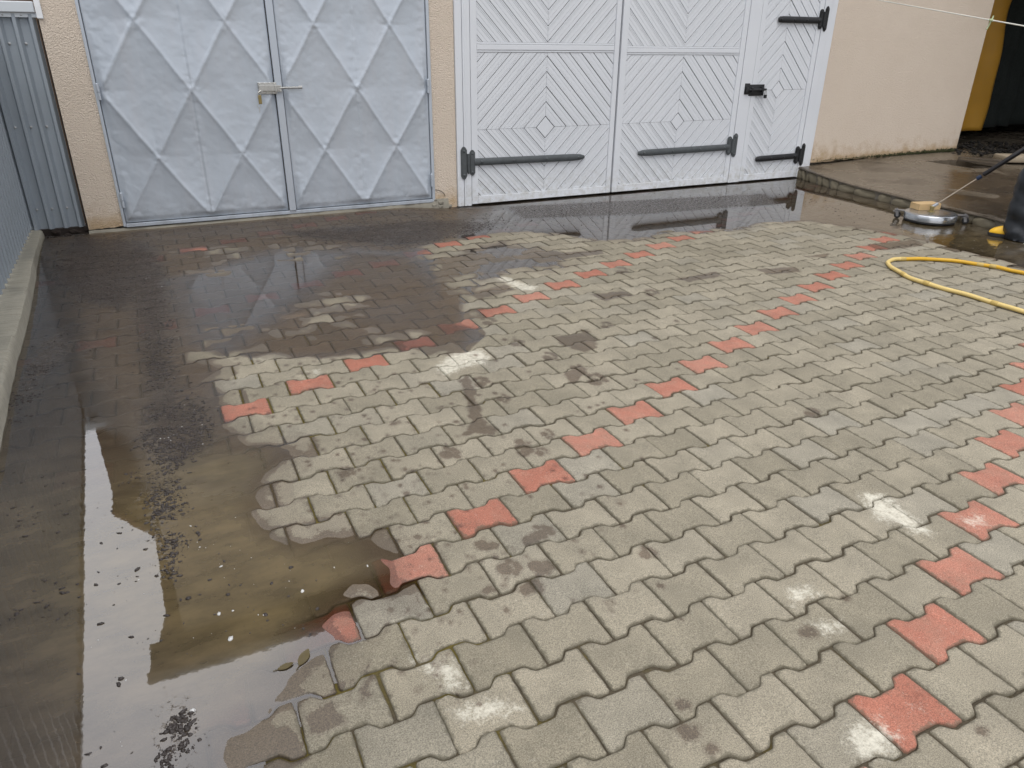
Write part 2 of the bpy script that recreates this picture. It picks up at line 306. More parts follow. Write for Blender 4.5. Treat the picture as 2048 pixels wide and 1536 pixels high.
# water outlines surveyed on the paving
W_MAIN = gp([(-260, 1700), (395, 1620), (412, 1536), (425, 1460), (478, 1445), (495, 1420), (520, 1395), (570, 1345), (605, 1318), (640, 1296), (655, 1275), (628, 1258), (650, 1215), (692, 1206), (682, 1190), (705, 1170), (738, 1163), (765, 1165), (778, 1136), (745, 1118),
             (720, 1102), (695, 1088), (650, 1086), (600, 1101), (560, 1100), (535, 1082), (508, 1060), (490, 1028), (497, 1000), (494, 981), (498, 962), (527, 944), (550, 928), (562, 905), (517, 897), (484, 901), (464, 876), (440, 856), (424, 848), (428, 800), (402, 790), (374, 788), (378, 764),
             (408, 744), (366, 722), (368, 704), (390, 680), (432, 671), (395, 656), (374, 632), (370, 615), (384, 592), (345, 560), (325, 530), (330, 508), (460, 492), (560, 478), (700, 492), (790, 503), (812, 496), (850, 489), (900, 477), (940, 470), (1000, 462), (1060, 459), (1130, 467), (1200, 478), (1290, 471),
             (1330, 461), (1400, 459), (1460, 455), (1520, 446), (1600, 440), (1690, 446), (1760, 461), (1840, 477), (1900, 491), (1990, 514), (2048, 531), (2180, 566), (2400, 560), (2300, 470), (1985, 440), (1700, 370), (1600, 330), (905, 380), (500, 415), (180, 440), (40, 440), (-260, 800)])
W_SEMI = gp([(320, 500), (560, 470), (800, 495), (830, 560), (890, 600), (915, 640), (935, 668), (900, 700), (800, 692), (640, 705), (520, 702), (430, 695), (372, 640), (330, 580)])
W_FINGER = gp([(690, 495), (815, 495), (850, 545), (880, 590), (895, 628), (840, 650), (780, 625), (730, 600), (700, 560)])
W_SPOTS = [gp(p) for p in ([(955, 540), (1010, 515), (1060, 520), (1115, 520), (1105, 533), (1030, 535), (1000, 550), (960, 562)],
                           [(935, 505), (1000, 490), (1060, 500), (1040, 512), (990, 512)], [(470, 640), (560, 625), (640, 640), (600, 665), (500, 668)], [(640, 640), (760, 660), (700, 690), (600, 690)])]
DAMP = [gp(p) for p in ([(921, 762), (932, 752), (946, 766), (950, 795), (958, 815), (968, 838), (975, 850), (993, 862), (985, 872), (950, 868), (925, 872), (944, 850), (936, 826), (932, 796)],
                        [(1108, 672), (1135, 672), (1160, 668), (1195, 676), (1190, 698), (1178, 706), (1150, 700), (1120, 690)], [(835, 700), (905, 655), (935, 668), (915, 690), (860, 712)],
                        [(1130, 748), (1152, 738), (1166, 745), (1160, 762), (1142, 768)], [(950, 1085), (968, 1072), (975, 1088), (1005, 1086), (1000, 1100), (955, 1105)], [(1044, 1078), (1062, 1066), (1086, 1070), (1078, 1085), (1050, 1090)],
                        [(1030, 905), (1060, 893), (1072, 900), (1062, 914), (1042, 912)], [(962, 1180), (975, 1176), (990, 1185), (978, 1196), (960, 1190)], [(1040, 1172), (1058, 1166), (1065, 1182), (1050, 1192), (1036, 1184)],
                        [(715, 1386), (740, 1352), (752, 1352), (742, 1372), (738, 1392), (724, 1402)], [(635, 1420), (660, 1408), (683, 1430), (684, 1455), (650, 1470), (618, 1475), (604, 1440)], [(420, 1536), (500, 1440), (600, 1470), (615, 1520), (560, 1560), (440, 1580)],
                        [(880, 520), (1000, 490), (1120, 505), (1110, 525), (960, 545), (890, 560)], [(930, 590), (1010, 570), (1030, 580), (960, 600)], [(1180, 590), (1250, 584), (1265, 592), (1210, 604)], [(1190, 690), (1160, 660), (1180, 665)], [(1350, 560), (1430, 545), (1450, 553), (1380, 566)],
                        [(1510, 540), (1590, 535), (1600, 545), (1540, 550)], [(1090, 510), (1200, 500), (1210, 508), (1110, 522)], [(1730, 490), (1830, 480), (1850, 492), (1760, 502)], [(1600, 515), (1660, 508), (1650, 516)],
                        [(780, 1090), (790, 1080), (800, 1086), (790, 1098)], [(842, 1080), (855, 1068), (862, 1078), (850, 1088)])]
def paw(cx, cy, s, a):
    out = []; ca, sa = math.cos(a), math.sin(a)
    for dx, dy, r in ((0, 0, .62), (-.85, -.75, .34), (-.3, -1.15, .36), (.32, -1.12, .36), (.85, -.7, .33)):
        out.append((cx + (dx * ca - dy * sa) * s, cy + (dx * sa + dy * ca) * s * .62, r * s))
    return out
ELL = []
for q in ((892, 912, 20, .9), (1040, 886, 15, 2.6), (1080, 908, 13, .6), (1090, 870, 12, 1.8), (1150, 748, 17, .7), (1190, 766, 19, .4), (1082, 1070, 20, .5), (1010, 1140, 22, 1.2), (1072, 1135, 22, 2.0), (1058, 1178, 20, .9), (1290, 1112, 17, .8),
          (1368, 1462, 20, 2.2), (1362, 1412, 13, .9), (1420, 1506, 12, .4), (1610, 1270, 16, 1.0), (960, 770, 16, .3), (1000, 800, 13, 1.4), (1095, 718, 14, .8), (690, 950, 16, .5), (975, 648, 14, .2), (1240, 545, 12, .6), (1030, 690, 13, .9), (1300, 590, 13, .4), (1620, 830, 14, .7), (790, 850, 9, .4), (1240, 1010, 8, .3), (1690, 1200, 8, .1), (1960, 1465, 9, .5), (1210, 655, 12, .5)):
    ELL += paw(*q)
_r = random.Random(3)
for k in range(240):   # stray drops
    x = _r.gauss(860, 260); y = _r.uniform(560, 1250)
    if y > 640 and x < 1500: ELL.append((x, y, _r.uniform(1.5, 5.5)))
for k in range(520):
    x, y = _r.gauss(620, 170), _r.uniform(690, 1420)
    ELL.append((x, y, _r.uniform(1.0, 3.6)))
WHITE = [gp(p) for p in ([(868, 735), (905, 705), (960, 700), (985, 715), (970, 730), (930, 738), (890, 755)], [(985, 556), (1008, 553), (1040, 565), (1078, 574), (1070, 584), (1040, 582), (1015, 570)], [(825, 1300), (838, 1322), (905, 1318), (925, 1345), (930, 1372), (893, 1396), (872, 1360), (850, 1350), (818, 1318)],
                         [(905, 1420), (960, 1398), (1030, 1405), (1045, 1425), (985, 1440), (930, 1450), (908, 1440)], [(1718, 985), (1770, 990), (1830, 1035), (1870, 1070), (1835, 1075), (1790, 1050), (1755, 1045), (1725, 1010)], [(1560, 1180), (1620, 1170), (1640, 1190), (1590, 1215)], [(1620, 1245), (1680, 1240), (1690, 1265), (1650, 1275)],
                         [(1690, 1450), (1760, 1440), (1800, 1475), (1790, 1510), (1730, 1530), (1690, 1500)], [(555, 632), (615, 622), (612, 632), (565, 640)], [(560, 610), (580, 612), (560, 625)], [(1920, 1040), (1960, 1030), (1975, 1050), (1940, 1060)], [(610, 745), (640, 740), (640, 752)], [(1830, 1420), (1845, 1418), (1842, 1428)])]
MUD = [gp(p) for p in ([(250, 560), (330, 520), (345, 600), (340, 680), (350, 760), (380, 800), (425, 860), (430, 900), (330, 950), (270, 900), (290, 800), (280, 700)], [(150, 480), (300, 490), (330, 540), (250, 620), (150, 600), (95, 560)], [(270, 960), (330, 1000), (360, 1080), (330, 1150), (300, 1060)],
                       [(330, 1385), (372, 1392), (385, 1440), (380, 1536), (310, 1536), (320, 1440)], [(60, 690), (140, 640), (160, 700), (80, 780), (30, 840), (20, 800)], [(560, 470), (900, 440), (1010, 445), (960, 470), (800, 490), (600, 478)], [(1000, 412), (1540, 385), (1560, 410), (1300, 430), (1040, 440)])]
def pfield(x, y, polys, spread):
    r = np.full(x.shape, -9.0)
    for p in polys:
        P = np.array(p); m = (x > P[:, 0].min() - spread) & (x < P[:, 0].max() + spread) & (y > P[:, 1].min() - spread) & (y < P[:, 1].max() + spread)
        if m.any(): r[m] = np.maximum(r[m], sdf(p, x[m], y[m]))
    return r
def Ffield(x, y):
    f = sdf(W_MAIN, x, y) + (fbm(x * 5, y * 5, 4) - .5) * .07
    s = sdf(W_SEMI, x, y)
    f = np.maximum(f, np.where(s > -.1, np.minimum(s, .0) - .028 + (fbm(x * 2.6, y * 2.6, 21) - .47) * .26, -9))
    f = np.maximum(f, sdf(W_FINGER, x, y) * .5 + (fbm(x * 6, y * 6, 8) - .5) * .10)
    f = np.maximum(f, pfield(x, y, W_SPOTS, .2) * .6 - .05 + (fbm(x * 9, y * 9, 9) - .5) * .08)
    return f
def zsink(f): return .0050 - .0150 * sstep(-.13, .15, f)

def build_pavers():
    cu, cv, rd = [], [], []
    for j in range(-22, 36):
        for i in range(-16, 46):
            u = i + (.5 if j % 2 else 0.0); x, y = u * PU, j * PV
            if x < -1.93 or y > 4.98 or y > 4.66 and x > 1.4 or x > 5.9: continue
            px, py, dz = proj(np.array([x, y, 0.0]))
            if dz < .25 or px < -420 or px > 2500 or py > 2300: continue
            cu.append(x); cv.append(y); rd.append(1.0 if abs((u - 1.5 * j + 7.5) % 15 - 7.5) < .01 else 0.0)
    cu, cv, rd = map(np.array, (cu, cv, rd)); dist = np.hypot(cu - C_[0], cv - C_[1])
    Vs, Qs, A = [], [], {k: [] for k in ('tint', 'cool', 'red', 'wet', 'white', 'mud', 'edge')}; base = 0
    for lod, (nx, ny) in enumerate(((27, 17), (17, 9))):
        m = (dist < 3.9) if lod == 0 else (dist >= 3.9); n = int(m.sum()); x0, y0, r0 = cu[m], cv[m], rd[m]; h = np.random.default_rng(5 + lod)
        gx = .1 - h.uniform(.0014, .0040, n); gy = h.uniform(.0012, .0042, n)
        ch = .0042; tx = np.concatenate([[-1], np.linspace(-1 + ch / .097, 1 - ch / .097, nx - 2), [1]])
        tv = np.concatenate([[-1], np.linspace(-1 + ch / .07, 1 - ch / .07, ny - 2), [1]])
        lx = tx[None, :, None] * gx[:, None, None] * np.ones((1, 1, ny))
        al = np.abs(lx); s = 1 - 2 * sstep(.066, .034, al)
        hw = PV / 2 + .0125 * s - gy[:, None, None]
        ly = tv[None, None, :] * hw
        # rounded end corners
        corner = (np.abs(tx)[None, :, None] > .999) & (np.abs(tv)[None, None, :] > .999)
        lx = np.where(corner, lx * .975, lx); ly = np.where(corner, ly * .962, ly)
        ex = gx[:, None, None] - np.abs(lx); ey = hw - np.abs(ly); ed = np.minimum(np.maximum(ex, 0), np.maximum(ey, 0))
        rot = h.normal(0, .007, n)[:, None, None]; jx = h.normal(0, .0011, n)[:, None, None]; jy = h.normal(0, .0011, n)[:, None, None]
        X = x0[:, None, None] + jx + lx * np.cos(rot) - ly * np.sin(rot); Y = y0[:, None, None] + jy + lx * np.sin(rot) + ly * np.cos(rot)
        # chipped, uneven edge
        ring = (np.abs(tx)[None, :, None] > .97) | (np.abs(tv)[None, None, :] > .97)
        wob = ring * .0016; X = X + (fbm(X * 60, Y * 60, 31, 2) - .5) * wob * 2; Y = Y + (fbm(X * 60, Y * 60, 37, 2) - .5) * wob * 2
        f = Ffield(X, Y)
        Z = zsink(f) + zbase(X, Y) + h.normal(0, .0011, n)[:, None, None] + lx * h.normal(0, .010, n)[:, None, None] + ly * h.normal(0, .012, n)[:, None, None]
        Z = Z - .0016 * ((np.abs(lx) / .1) ** 4 + (np.abs(ly) / hw) ** 4) + (fbm(X * 14, Y * 14, 41, 3) - .5) * .0020
        Z = Z - .0024 * ((np.abs(tx)[None, :, None] > .999) | (np.abs(tv)[None, None, :] > .999))
        V = np.stack([X, Y, Z], -1).reshape(-1, 3)
        # skirt
        loop = [(i, 0) for i in range(nx)] + [(nx - 1, j) for j in range(1, ny)] + [(i, ny - 1) for i in range(nx - 2, -1, -1)] + [(0, j) for j in range(ny - 2, 0, -1)]
        li = np.array([i * ny + j for i, j in loop]); nl = len(li); K = nx * ny
        SK = V.reshape(n, K, 3)[:, li].copy(); SK[..., 2] -= .035; VV = np.concatenate([V.reshape(n, K, 3), SK], 1)
        q = gridq(nx, ny); k = np.arange(nl); k2 = (k + 1) % nl; sk = np.stack([li[k], K + k, K + k2, li[k2]], -1)
        q = np.concatenate([q, sk]); Q = (q[None] + (np.arange(n) * (K + nl))[:, None, None]).reshape(-1, 4) + base
        base += n * (K + nl); Vs.append(VV.reshape(-1, 3)); Qs.append(Q)
        zb = zbase(X, Y)
        wet = np.where(f > -.16, np.clip((.0022 - (Z - zb)) * 9, -.06, .06), -.06)
        xf, yf = X.ravel(), Y.ravel(); wf = wet.ravel()
        dm = pfield(xf, yf, DAMP, .05) + (fbm(xf * 30, yf * 30, 51, 2) - .5) * .03; wf = np.maximum(wf, np.where(dm > -.007, dm, -9))
        px, py, _ = proj(np.stack([xf, yf, np.zeros_like(xf)], -1))
        for cx, cy, r in ELL:
            g = G(cx, cy); rr = r / F_ * np.linalg.norm(g - C_)
            mm = (np.abs(xf - g[0]) < rr * 3 + .02) & (np.abs(yf - g[1]) < rr * 3 + .02)
            if mm.any(): ev = rr * 1.12 - np.hypot((xf[mm] - g[0]), (yf[mm] - g[1]) * .85); wf[mm] = np.maximum(wf[mm], np.where(ev > -.007, ev, -9))
        wh = np.clip(pfield(xf, yf, WHITE, .06) / .05 + .5, 0, 1.1)
        mu = np.clip(pfield(xf, yf, MUD, .25) / .25 + .55, 0, 1.0)
        tone = h.uniform(0, 1, n); ex_ = lambda a: np.concatenate([a.reshape(n, K), a.reshape(n, K)[:, li]], 1)
        rep = lambda a: np.repeat(a, K + nl)
        A['tint'].append(rep(tone)); A['cool'].append(rep(h.uniform(0, 1, n))); A['red'].append(rep(r0)); A['wet'].append(ex_(wf).ravel()); A['white'].append(ex_(wh).ravel()); A['mud'].append(ex_(mu).ravel())
        e3 = np.concatenate([np.clip(ed, 0, .03).reshape(n, K), np.full((n, nl), -.01)], 1); A['edge'].append(e3.ravel())
    o = fast_mesh('paving', np.concatenate(Vs), np.concatenate(Qs), M['paver'], {k: np.concatenate(v) for k, v in A.items()})
    tag(o, 'grey and red interlocking concrete pavers laid in rows across the wet yard', None, None, 'structure'); return o
build_pavers()

def sheet(name, x0, x1, y0, y1, st, zf, mat, attrs=None, keep=None):
    xs = np.arange(x0, x1 + st, st); ys = np.arange(y0, y1 + st, st); X, Y = np.meshgrid(xs, ys, indexing='ij'); Z = zf(X, Y)
    Q = gridq(len(xs), len(ys)); V = np.stack([X, Y, Z], -1).reshape(-1, 3)
    if keep is not None:
        k = keep(X, Y).ravel(); Q = Q[k[Q].any(1)]; used = np.unique(Q); mp = np.full(len(V), -1); mp[used] = np.arange(len(used)); Q = mp[Q]; V = V[used]
        at_ = {a: fn(X, Y).ravel()[used] for a, fn in (attrs or {}).items()}
    else: at_ = {a: fn(X, Y).ravel() for a, fn in (attrs or {}).items()}
    return fast_mesh(name, V, Q, mat, at_)
def zj(X, Y): return zbase(X, Y) + zsink(Ffield(X, Y)) - .0085 + (fbm(X * 40, Y * 40, 61) - .5) * .005
def mossy(X, Y): return sstep(1.2, -.6, X - .35 * Y + .8)
def wetj(X, Y): return sstep(-.05, .03, Ffield(X, Y))
tag(sheet('joint_sand', -1.95, 6.0, -3.2, 4.95, .03, zj, M['joint'], {'mossy': mossy, 'wetj': wetj}), 'mossy dirt filling the joints between the pavers', None, None, 'structure')
g_ = MB(); g_.add([(-200, -200, -.06), (200, -200, -.06), (200, 200, -.06), (-200, 200, -.06)], [(0, 1, 2, 3)])
tag(g_.build('ground', M['ground']), None, None, None, 'structure')

def blob(px, py, r, amp):
    g = G(px, py); return lambda X, Y: amp * np.exp(-((X - g[0]) ** 2 + (Y - g[1]) ** 2) / (r * r))
BL_M = [blob(560, 1140, .40, .55), blob(420, 1120, .35, .35), blob(150, 1250, .60, .55), blob(300, 1480, .35, .30), blob(60, 1000, .5, .50), blob(1950, 490, 1.0, .55), blob(1700, 410, .7, .38), blob(470, 940, .30, .40), blob(250, 700, .6, .12), blob(450, 445, 1.0, .10), blob(1400, 450, .8, .06)]
BL_B = [blob(560, 1140, .6, .8), blob(420, 1100, .5, .5), blob(480, 940, .4, .5), blob(200, 760, .5, .4), blob(1900, 480, 1.4, .9), blob(1650, 420, .8, .6), blob(900, 430, .6, .4), blob(60, 1000, .6, .4)]
BL_R = [blob(1880, 455, .55, .9), blob(200, 620, .5, .35), blob(120, 740, .4, .3), blob(1950, 500, .6, .25)]
def murk(X, Y):
    f = Ffield(X, Y); return np.clip((.13 + sum(b(X, Y) for b in BL_M)) * sstep(-.10, .10, f), 0, .95)
def brown(X, Y): return np.clip(sum(b(X, Y) for b in BL_B), 0, 1)
FILM = [gp(p) for p in ([(60, 470), (180, 462), (905, 412), (985, 415), (900, 480), (800, 510), (560, 500), (345, 560), (420, 700), (560, 720), (900, 700), (930, 660), (880, 590), (850, 530), (800, 505), (700, 500), (600, 600), (480, 690), (420, 780), (470, 860), (540, 900), (560, 950), (500, 990), (400, 1000), (330, 960), (230, 800), (160, 700), (130, 600), (100, 520)],)]
def film(X, Y): return np.clip(pfield(X, Y, FILM, .6) / .22 + .5, 0, 1) * (.80 + .6 * (fbm(X * 3, Y * 4, 33) - .3))
def wmud(X, Y): return np.clip(pfield(X, Y, MUD, .3) / .22 + .45, 0, .8)
def rip(X, Y): return np.clip(.035 + sum(b(X, Y) for b in BL_R), 0, 1)
wo = sheet('puddle_water', -1.9, 5.9, -3.2, 4.9, .03, lambda X, Y: zbase(X, Y) + .0002, M['water'], {'murk': murk, 'brown': brown, 'rough': rip, 'film': film, 'mud': wmud}, lambda X, Y: Ffield(X, Y) > -.10)
tag(wo, 'muddy brown puddle water lying over the pavers', None, None, 'structure')

# silt and foam lying in the water
def scatter(polys_px, n, r0, r1, dens_pow=1.0):
    out = []
    for poly, k in polys_px:
        P = np.array(poly, float); t = 0
        while t < k:
            x, y = RNG.uniform(P[:, 0].min() - 20, P[:, 0].max() + 20), RNG.uniform(P[:, 1].min() - 12, P[:, 1].max() + 12)
            if sdf(poly, np.array([x]), np.array([y]))[0] + RNG.normal(0, 14) < 10: continue
            g = G(x, y)
            if fbm(np.array(g[0] * 6.), np.array(g[1] * 8.), 71) < RNG.uniform(.30, .62): continue
            out.append((g[0], g[1], r0 + (r1 - r0) * RNG.random() ** 3)); t += 1
    return out
SILT = scatter([([(300, 540), (345, 600), (345, 700), (360, 760), (415, 820), (430, 890), (330, 960), (270, 900), (290, 780), (280, 640)], 3200), ([(150, 480), (330, 470), (345, 540), (250, 620), (150, 600), (95, 540)], 1500), ([(250, 940), (360, 960), (385, 1060), (345, 1160), (300, 1060)], 800),
                ([(330, 1385), (372, 1392), (385, 1440), (400, 1536), (310, 1536), (320, 1440)], 260), ([(60, 690), (150, 640), (165, 700), (90, 780), (30, 850), (15, 800)], 420), ([(560, 462), (900, 432), (1010, 440), (960, 470), (800, 490), (600, 478)], 2200), ([(1000, 410), (1540, 385), (1570, 412), (1300, 436), (1040, 446)], 700),
                ([(0, 900), (150, 880), (140, 1250), (0, 1250)], 130), ([(150, 880), (330, 960), (330, 3200), (140, 1500)], 160), ([(340, 1080), (700, 1120), (600, 1290), (340, 1330)], 60), ([(1560, 380), (1700, 400), (1860, 470), (1640, 430)], 160)], 0, .0013, .0080)
def clumps(items, name, mat, flat, label):
    bm = bmesh.new(); bmesh.ops.create_icosphere(bm, subdivisions=1, radius=1); bv = np.array([v.co[:] for v in bm.verts]); bf = np.array([[v.index for v in f.verts] for f in bm.faces]); bm.free()
    Vs, Fs = [], []
    for k, (x, y, r) in enumerate(items):
        a = RNG.uniform(0, 6.28); s = RNG.uniform(.6, 1.5); v = bv * (1 + RNG.uniform(-.3, .3, (len(bv), 1))); v = v * [s, 1 / s, flat]
        v = np.stack([v[:, 0] * np.cos(a) - v[:, 1] * np.sin(a), v[:, 0] * np.sin(a) + v[:, 1] * np.cos(a), v[:, 2]], -1) * r
        Vs.append(v + [x, y, float(zbase(np.array(x), np.array(y))) + .0004]); Fs.append(bf + k * len(bv))
    me = bpy.data.meshes.new(name); me.from_pydata(np.concatenate(Vs).tolist(), [], np.concatenate(Fs).tolist()); me.materials.append(mat)
    me.polygons.foreach_set('use_smooth', [True] * len(me.polygons))
    o = bpy.data.objects.new(name, me); COL.objects.link(o); tag(o, label, 'silt' if 'silt' in name else 'foam', None, 'stuff')
clumps(SILT, 'silt_debris', M['silt'], .42, 'dark crumbs of silt and moss floating in the puddles')
FOAM = scatter([([(340, 960), (540, 1000), (720, 1130), (640, 1240), (400, 1300), (330, 1150)], 30), ([(1700, 430), (2040, 480), (2040, 525), (1860, 480)], 60), ([(300, 500), (430, 900), (300, 900)], 40), ([(140, 900), (330, 1000), (330, 3200), (140, 1500)], 24)], 0, .0009, .0042)
FOAM += [(*G(x, y)[:2], r) for x, y, r in ((605, 1182, .0075), (438, 1228, .0065), (461, 1278, .0085), (352, 963, .005), (442, 1133, .005), (381, 1052, .004), (385, 1421, .007), (735, 1132, .004))]
clumps(FOAM, 'foam_bubbles', M['foam'], .45, 'white foam bubbles floating on the muddy water')
def leaf(px, py, L, a, label):
    g = G(px, py); m = MB(); n = 7; vs = []
    for i in range(n):
        t = i / (n - 1); w = math.sin(math.pi * t) ** .8 * .23 * L; x = (t - .5) * L
        for s, dz in ((-1, .0012), (0, 0), (1, .0012)): vs.append((x, s * w, .0012 + dz + .002 * t * t))
    fs = [(i * 3 + k, i * 3 + k + 1, i * 3 + k + 4, i * 3 + k + 3) for i in range(n - 1) for k in (0, 1)]
    m.add(vs, fs); m.tube([(-.5 * L, 0, .0014), (-.72 * L, .03 * L, .0018)], .0009, 5)
    o = m.build('fallen_leaf', M['leaf'], None, True); o.location = (g[0], g[1], 0.0); o.rotation_euler[2] = a
    tag(o, label, 'leaf', 'leaves floating in the puddle')
leaf(571, 1334, .042, .1, 'small flat brown leaf floating in the puddle, left of the slim tilted leaf')
leaf(608, 1316, .058, .95, 'slim tilted brown leaf floating at the puddle edge beside the pavers')

# ================================================================== KERB AND FENCES
def build_kerb():
    ys = np.arange(-3.2, 4.62, .05); m = MB(); n = len(ys); h = np.random.default_rng(2)
    prof = [(-2.30, .0), (-2.30, .088), (-1.90, .090), (-1.85, .088), (-1.838, .080), (-1.834, .05), (-1.832, -.05)]
    vs = []
    for y in ys:
        sh = -.075 * sstep(2.0, 4.5, np.array(y)) + .05 * sstep(2.2, .6, np.array(y)) * 1.0
        for k, (x, z) in enumerate(prof):
            w = (fbm(np.array(y * 6.), np.array(k * 3.1), 5) - .5) * (.012 if k > 1 else 0); vs.append((x + float(sh) * (k > 1) + w, y, z + (fbm(np.array(y * 9.), np.array(k * 1.7), 6) - .5) * .007))
    P = len(prof); m.add(vs, [(i * P + k, (i + 1) * P + k, (i + 1) * P + k + 1, i * P + k + 1) for i in range(n - 1) for k in range(P - 1)] + [tuple(range(P)), tuple((n - 1) * P + k for k in range(P - 1, -1, -1))])
    o = m.build('concrete_kerb', M['kerb'], None, True); tag(o, 'long low weathered concrete kerb running under the grey side fence', 'kerb')
build_kerb()
def ribbed(pts, z0, z1f, depth, nrm, pitch, mat, name, parent):
    """trapezoid-rib sheet between two plan points"""
    a, b = Vector(pts[0]), Vector(pts[1]); L = (b - a).length; t = (b - a) / L; nn = Vector(nrm); m = MB(); prof = []
    s = 0
    while s < L:
        for ds, d in ((0, 0), (.48, 0), (.60, 1), (.80, 1), (.98, 0)):
            if s + ds * pitch <= L: prof.append((s + ds * pitch, d * depth))
        s += pitch
    zs = [0, .25, .5, .75, 1]; vs = []
    for sx, d in prof:
        p = a + t * sx + nn * d; zt = z1f(sx / L)
        for q in zs: vs.append((p.x, p.y, z0 + (zt - z0) * q))
    k = len(zs); m.add(vs, [(i * k + j, (i + 1) * k + j, (i + 1) * k + j + 1, i * k + j + 1) for i in range(len(prof) - 1) for j in range(k - 1)])
    o = m.build(name, mat, parent); md = o.modifiers.new('t', 'SOLIDIFY'); md.thickness = .0009; return o, prof
f1 = empty('sheet_fence', (-2.02, 1.0, .09), 'tall grey ribbed sheet fence along the kerb, running towards the viewer', 'fence')
def inv(o, parent):
    o.parent = parent; o.matrix_parent_inverse = Matrix.Translation(parent.location).inverted(); return o
def part(m, name, mat, parent, smooth=False):
    o = m.build(name, mat, None, smooth); root = parent
    o.parent = parent
    base = parent.location if parent.parent is None else Vector((0, 0, 0))
    o.matrix_parent_inverse = Matrix.Translation(base).inverted() if parent.parent is None else Matrix.Identity(4)
    return o
side_top = lambda q: 2.66 - 1.14 * q
o, _ = ribbed([(-1.985, -3.2, 0), (-2.015, 4.70, 0)], .102, side_top, .040, (1, 0, 0), .115, M['greysheet'], 'ribbed_sheet', None); inv(o, f1)
m = MB(); m.add([(-2.07, -3.2, 2.57), (-2.03, -3.2, 2.57), (-2.03, 4.66, 1.44), (-2.07, 4.66, 1.44), (-2.07, -3.2, 2.63), (-2.03, -3.2, 2.63), (-2.03, 4.66, 1.50), (-2.07, 4.66, 1.50)],
                [(0, 3, 2, 1), (4, 5, 6, 7), (0, 1, 5, 4), (1, 2, 6, 5), (2, 3, 7, 6), (3, 0, 4, 7)]); part(m, 'top_rail', M['greysheet'], f1)
part(MB().add([(-2.03, -3.2, 2.635), (-1.94, -3.2, 2.635), (-1.965, 4.66, 1.50), (-2.03, 4.66, 1.50), (-2.03, -3.2, 2.675), (-1.94, -3.2, 2.675), (-1.965, 4.66, 1.54), (-2.03, 4.66, 1.54)], [(0, 3, 2, 1), (4, 5, 6, 7), (0, 1, 5, 4), (1, 2, 6, 5), (2, 3, 7, 6), (3, 0, 4, 7)]), 'cap_strip', M['greysheet'], f1)
for y in (-2.6, -.4, 1.9, 4.1): part(MB().bbox(-2.11, -2.05, y, y + .06, 0, 1.7), 'post', M['iron'], f1)
f2 = empty('narrow_fence', (-1.8, 4.60, .09), 'narrow grey ribbed sheet panel with a white top rail, between side fence and beige pillar', 'fence panel')
o, prof = ribbed([(-2.02, 4.63, 0), (-1.605, 4.63, 0)], .088, lambda q: 1.575, .036, (0, -1, 0), .1, M['greysheet'], 'ribbed_sheet', None); inv(o, f2)
m = MB().bbox(-2.03, -1.612, 4.575, 4.635, 1.582, 1.652, .006); part(m, 'top_rail', M['brightsheet'], f2)
part(MB().box(-2.03, -1.607, 4.595, 4.5985, 1.553, 1.580), 'rail_flange', M['brightsheet'], f2)
part(MB().bbox(-1.604, -1.566, 4.545, 4.60, 1.545, 2.3, .003), 'corner_post', simple('white_painted_post', (.80, .82, .84), .4), f2)
for x, z in [(-1.81, 1.568), (-1.70, 1.568), (-1.914, 1.568)] + [(-1.916 + .1 * k, z) for z in (1.385, .83, .235) for k in range(3)]:
    yy = 4.599 if z > 1.5 else 4.629
    part(MB().lathe([(.010, 0), (.010, .002), (.0065, .003), (.0065, .008), (.001, .009)], 10, Matrix.Translation((x, yy, z)) @ Matrix.Rotation(math.pi / 2, 4, 'X')), 'fixing_screw', M['zinc'], f2)
part(MB().box(-1.612, -1.590, 4.615, 4.66, .05, 1.54), 'gap_shade_strip', M['dark'], f2)  # dark filler added to stand for the shaded gap beside the pillar
sh_ = empty('neighbour_shed', (-1.85, 5.5, 0), 'brown rendered shed standing behind the narrow grey sheet panel', 'shed')
part(MB().add([(-1.985, 5.2, -.05), (-1.61, 5.2, -.05), (-1.61, 6.6, -.05), (-1.985, 6.6, -.05), (-1.985, 5.2, 2.86), (-1.61, 5.2, 3.28), (-1.61, 6.6, 3.28), (-1.985, 6.6, 2.86)], [(0, 3, 2, 1), (4, 5, 6, 7), (0, 1, 5, 4), (1, 2, 6, 5), (2, 3, 7, 6), (3, 0, 4, 7)]), 'shed_wall', M['soffit'], sh_)
part(MB().add([(-2.02, 5.12, 2.80), (-1.60, 5.12, 3.30), (-1.60, 6.7, 3.30), (-2.02, 6.7, 2.80), (-2.02, 5.12, 2.86), (-1.60, 5.12, 3.36), (-1.60, 6.7, 3.36), (-2.02, 6.7, 2.86)], [(0, 3, 2, 1), (4, 5, 6, 7), (0, 1, 5, 4), (1, 2, 6, 5), (2, 3, 7, 6), (3, 0, 4, 7)]), 'shed_roof', M['roof'], sh_)
m = MB().box(-2.0, -1.595, 4.60, 4.70, -.02, .085); rr = random.Random(5)
for k in range(14): m.ball((rr.uniform(-1.88, -1.6), rr.uniform(4.56, 4.61), rr.uniform(.0, .07)), rr.uniform(.012, .03), 1, (1.4, .6, .7))
o = m.build('rotten_sill', M['dark']); tag(o, 'dark rotten timber sill under the narrow grey sheet panel', 'sill')

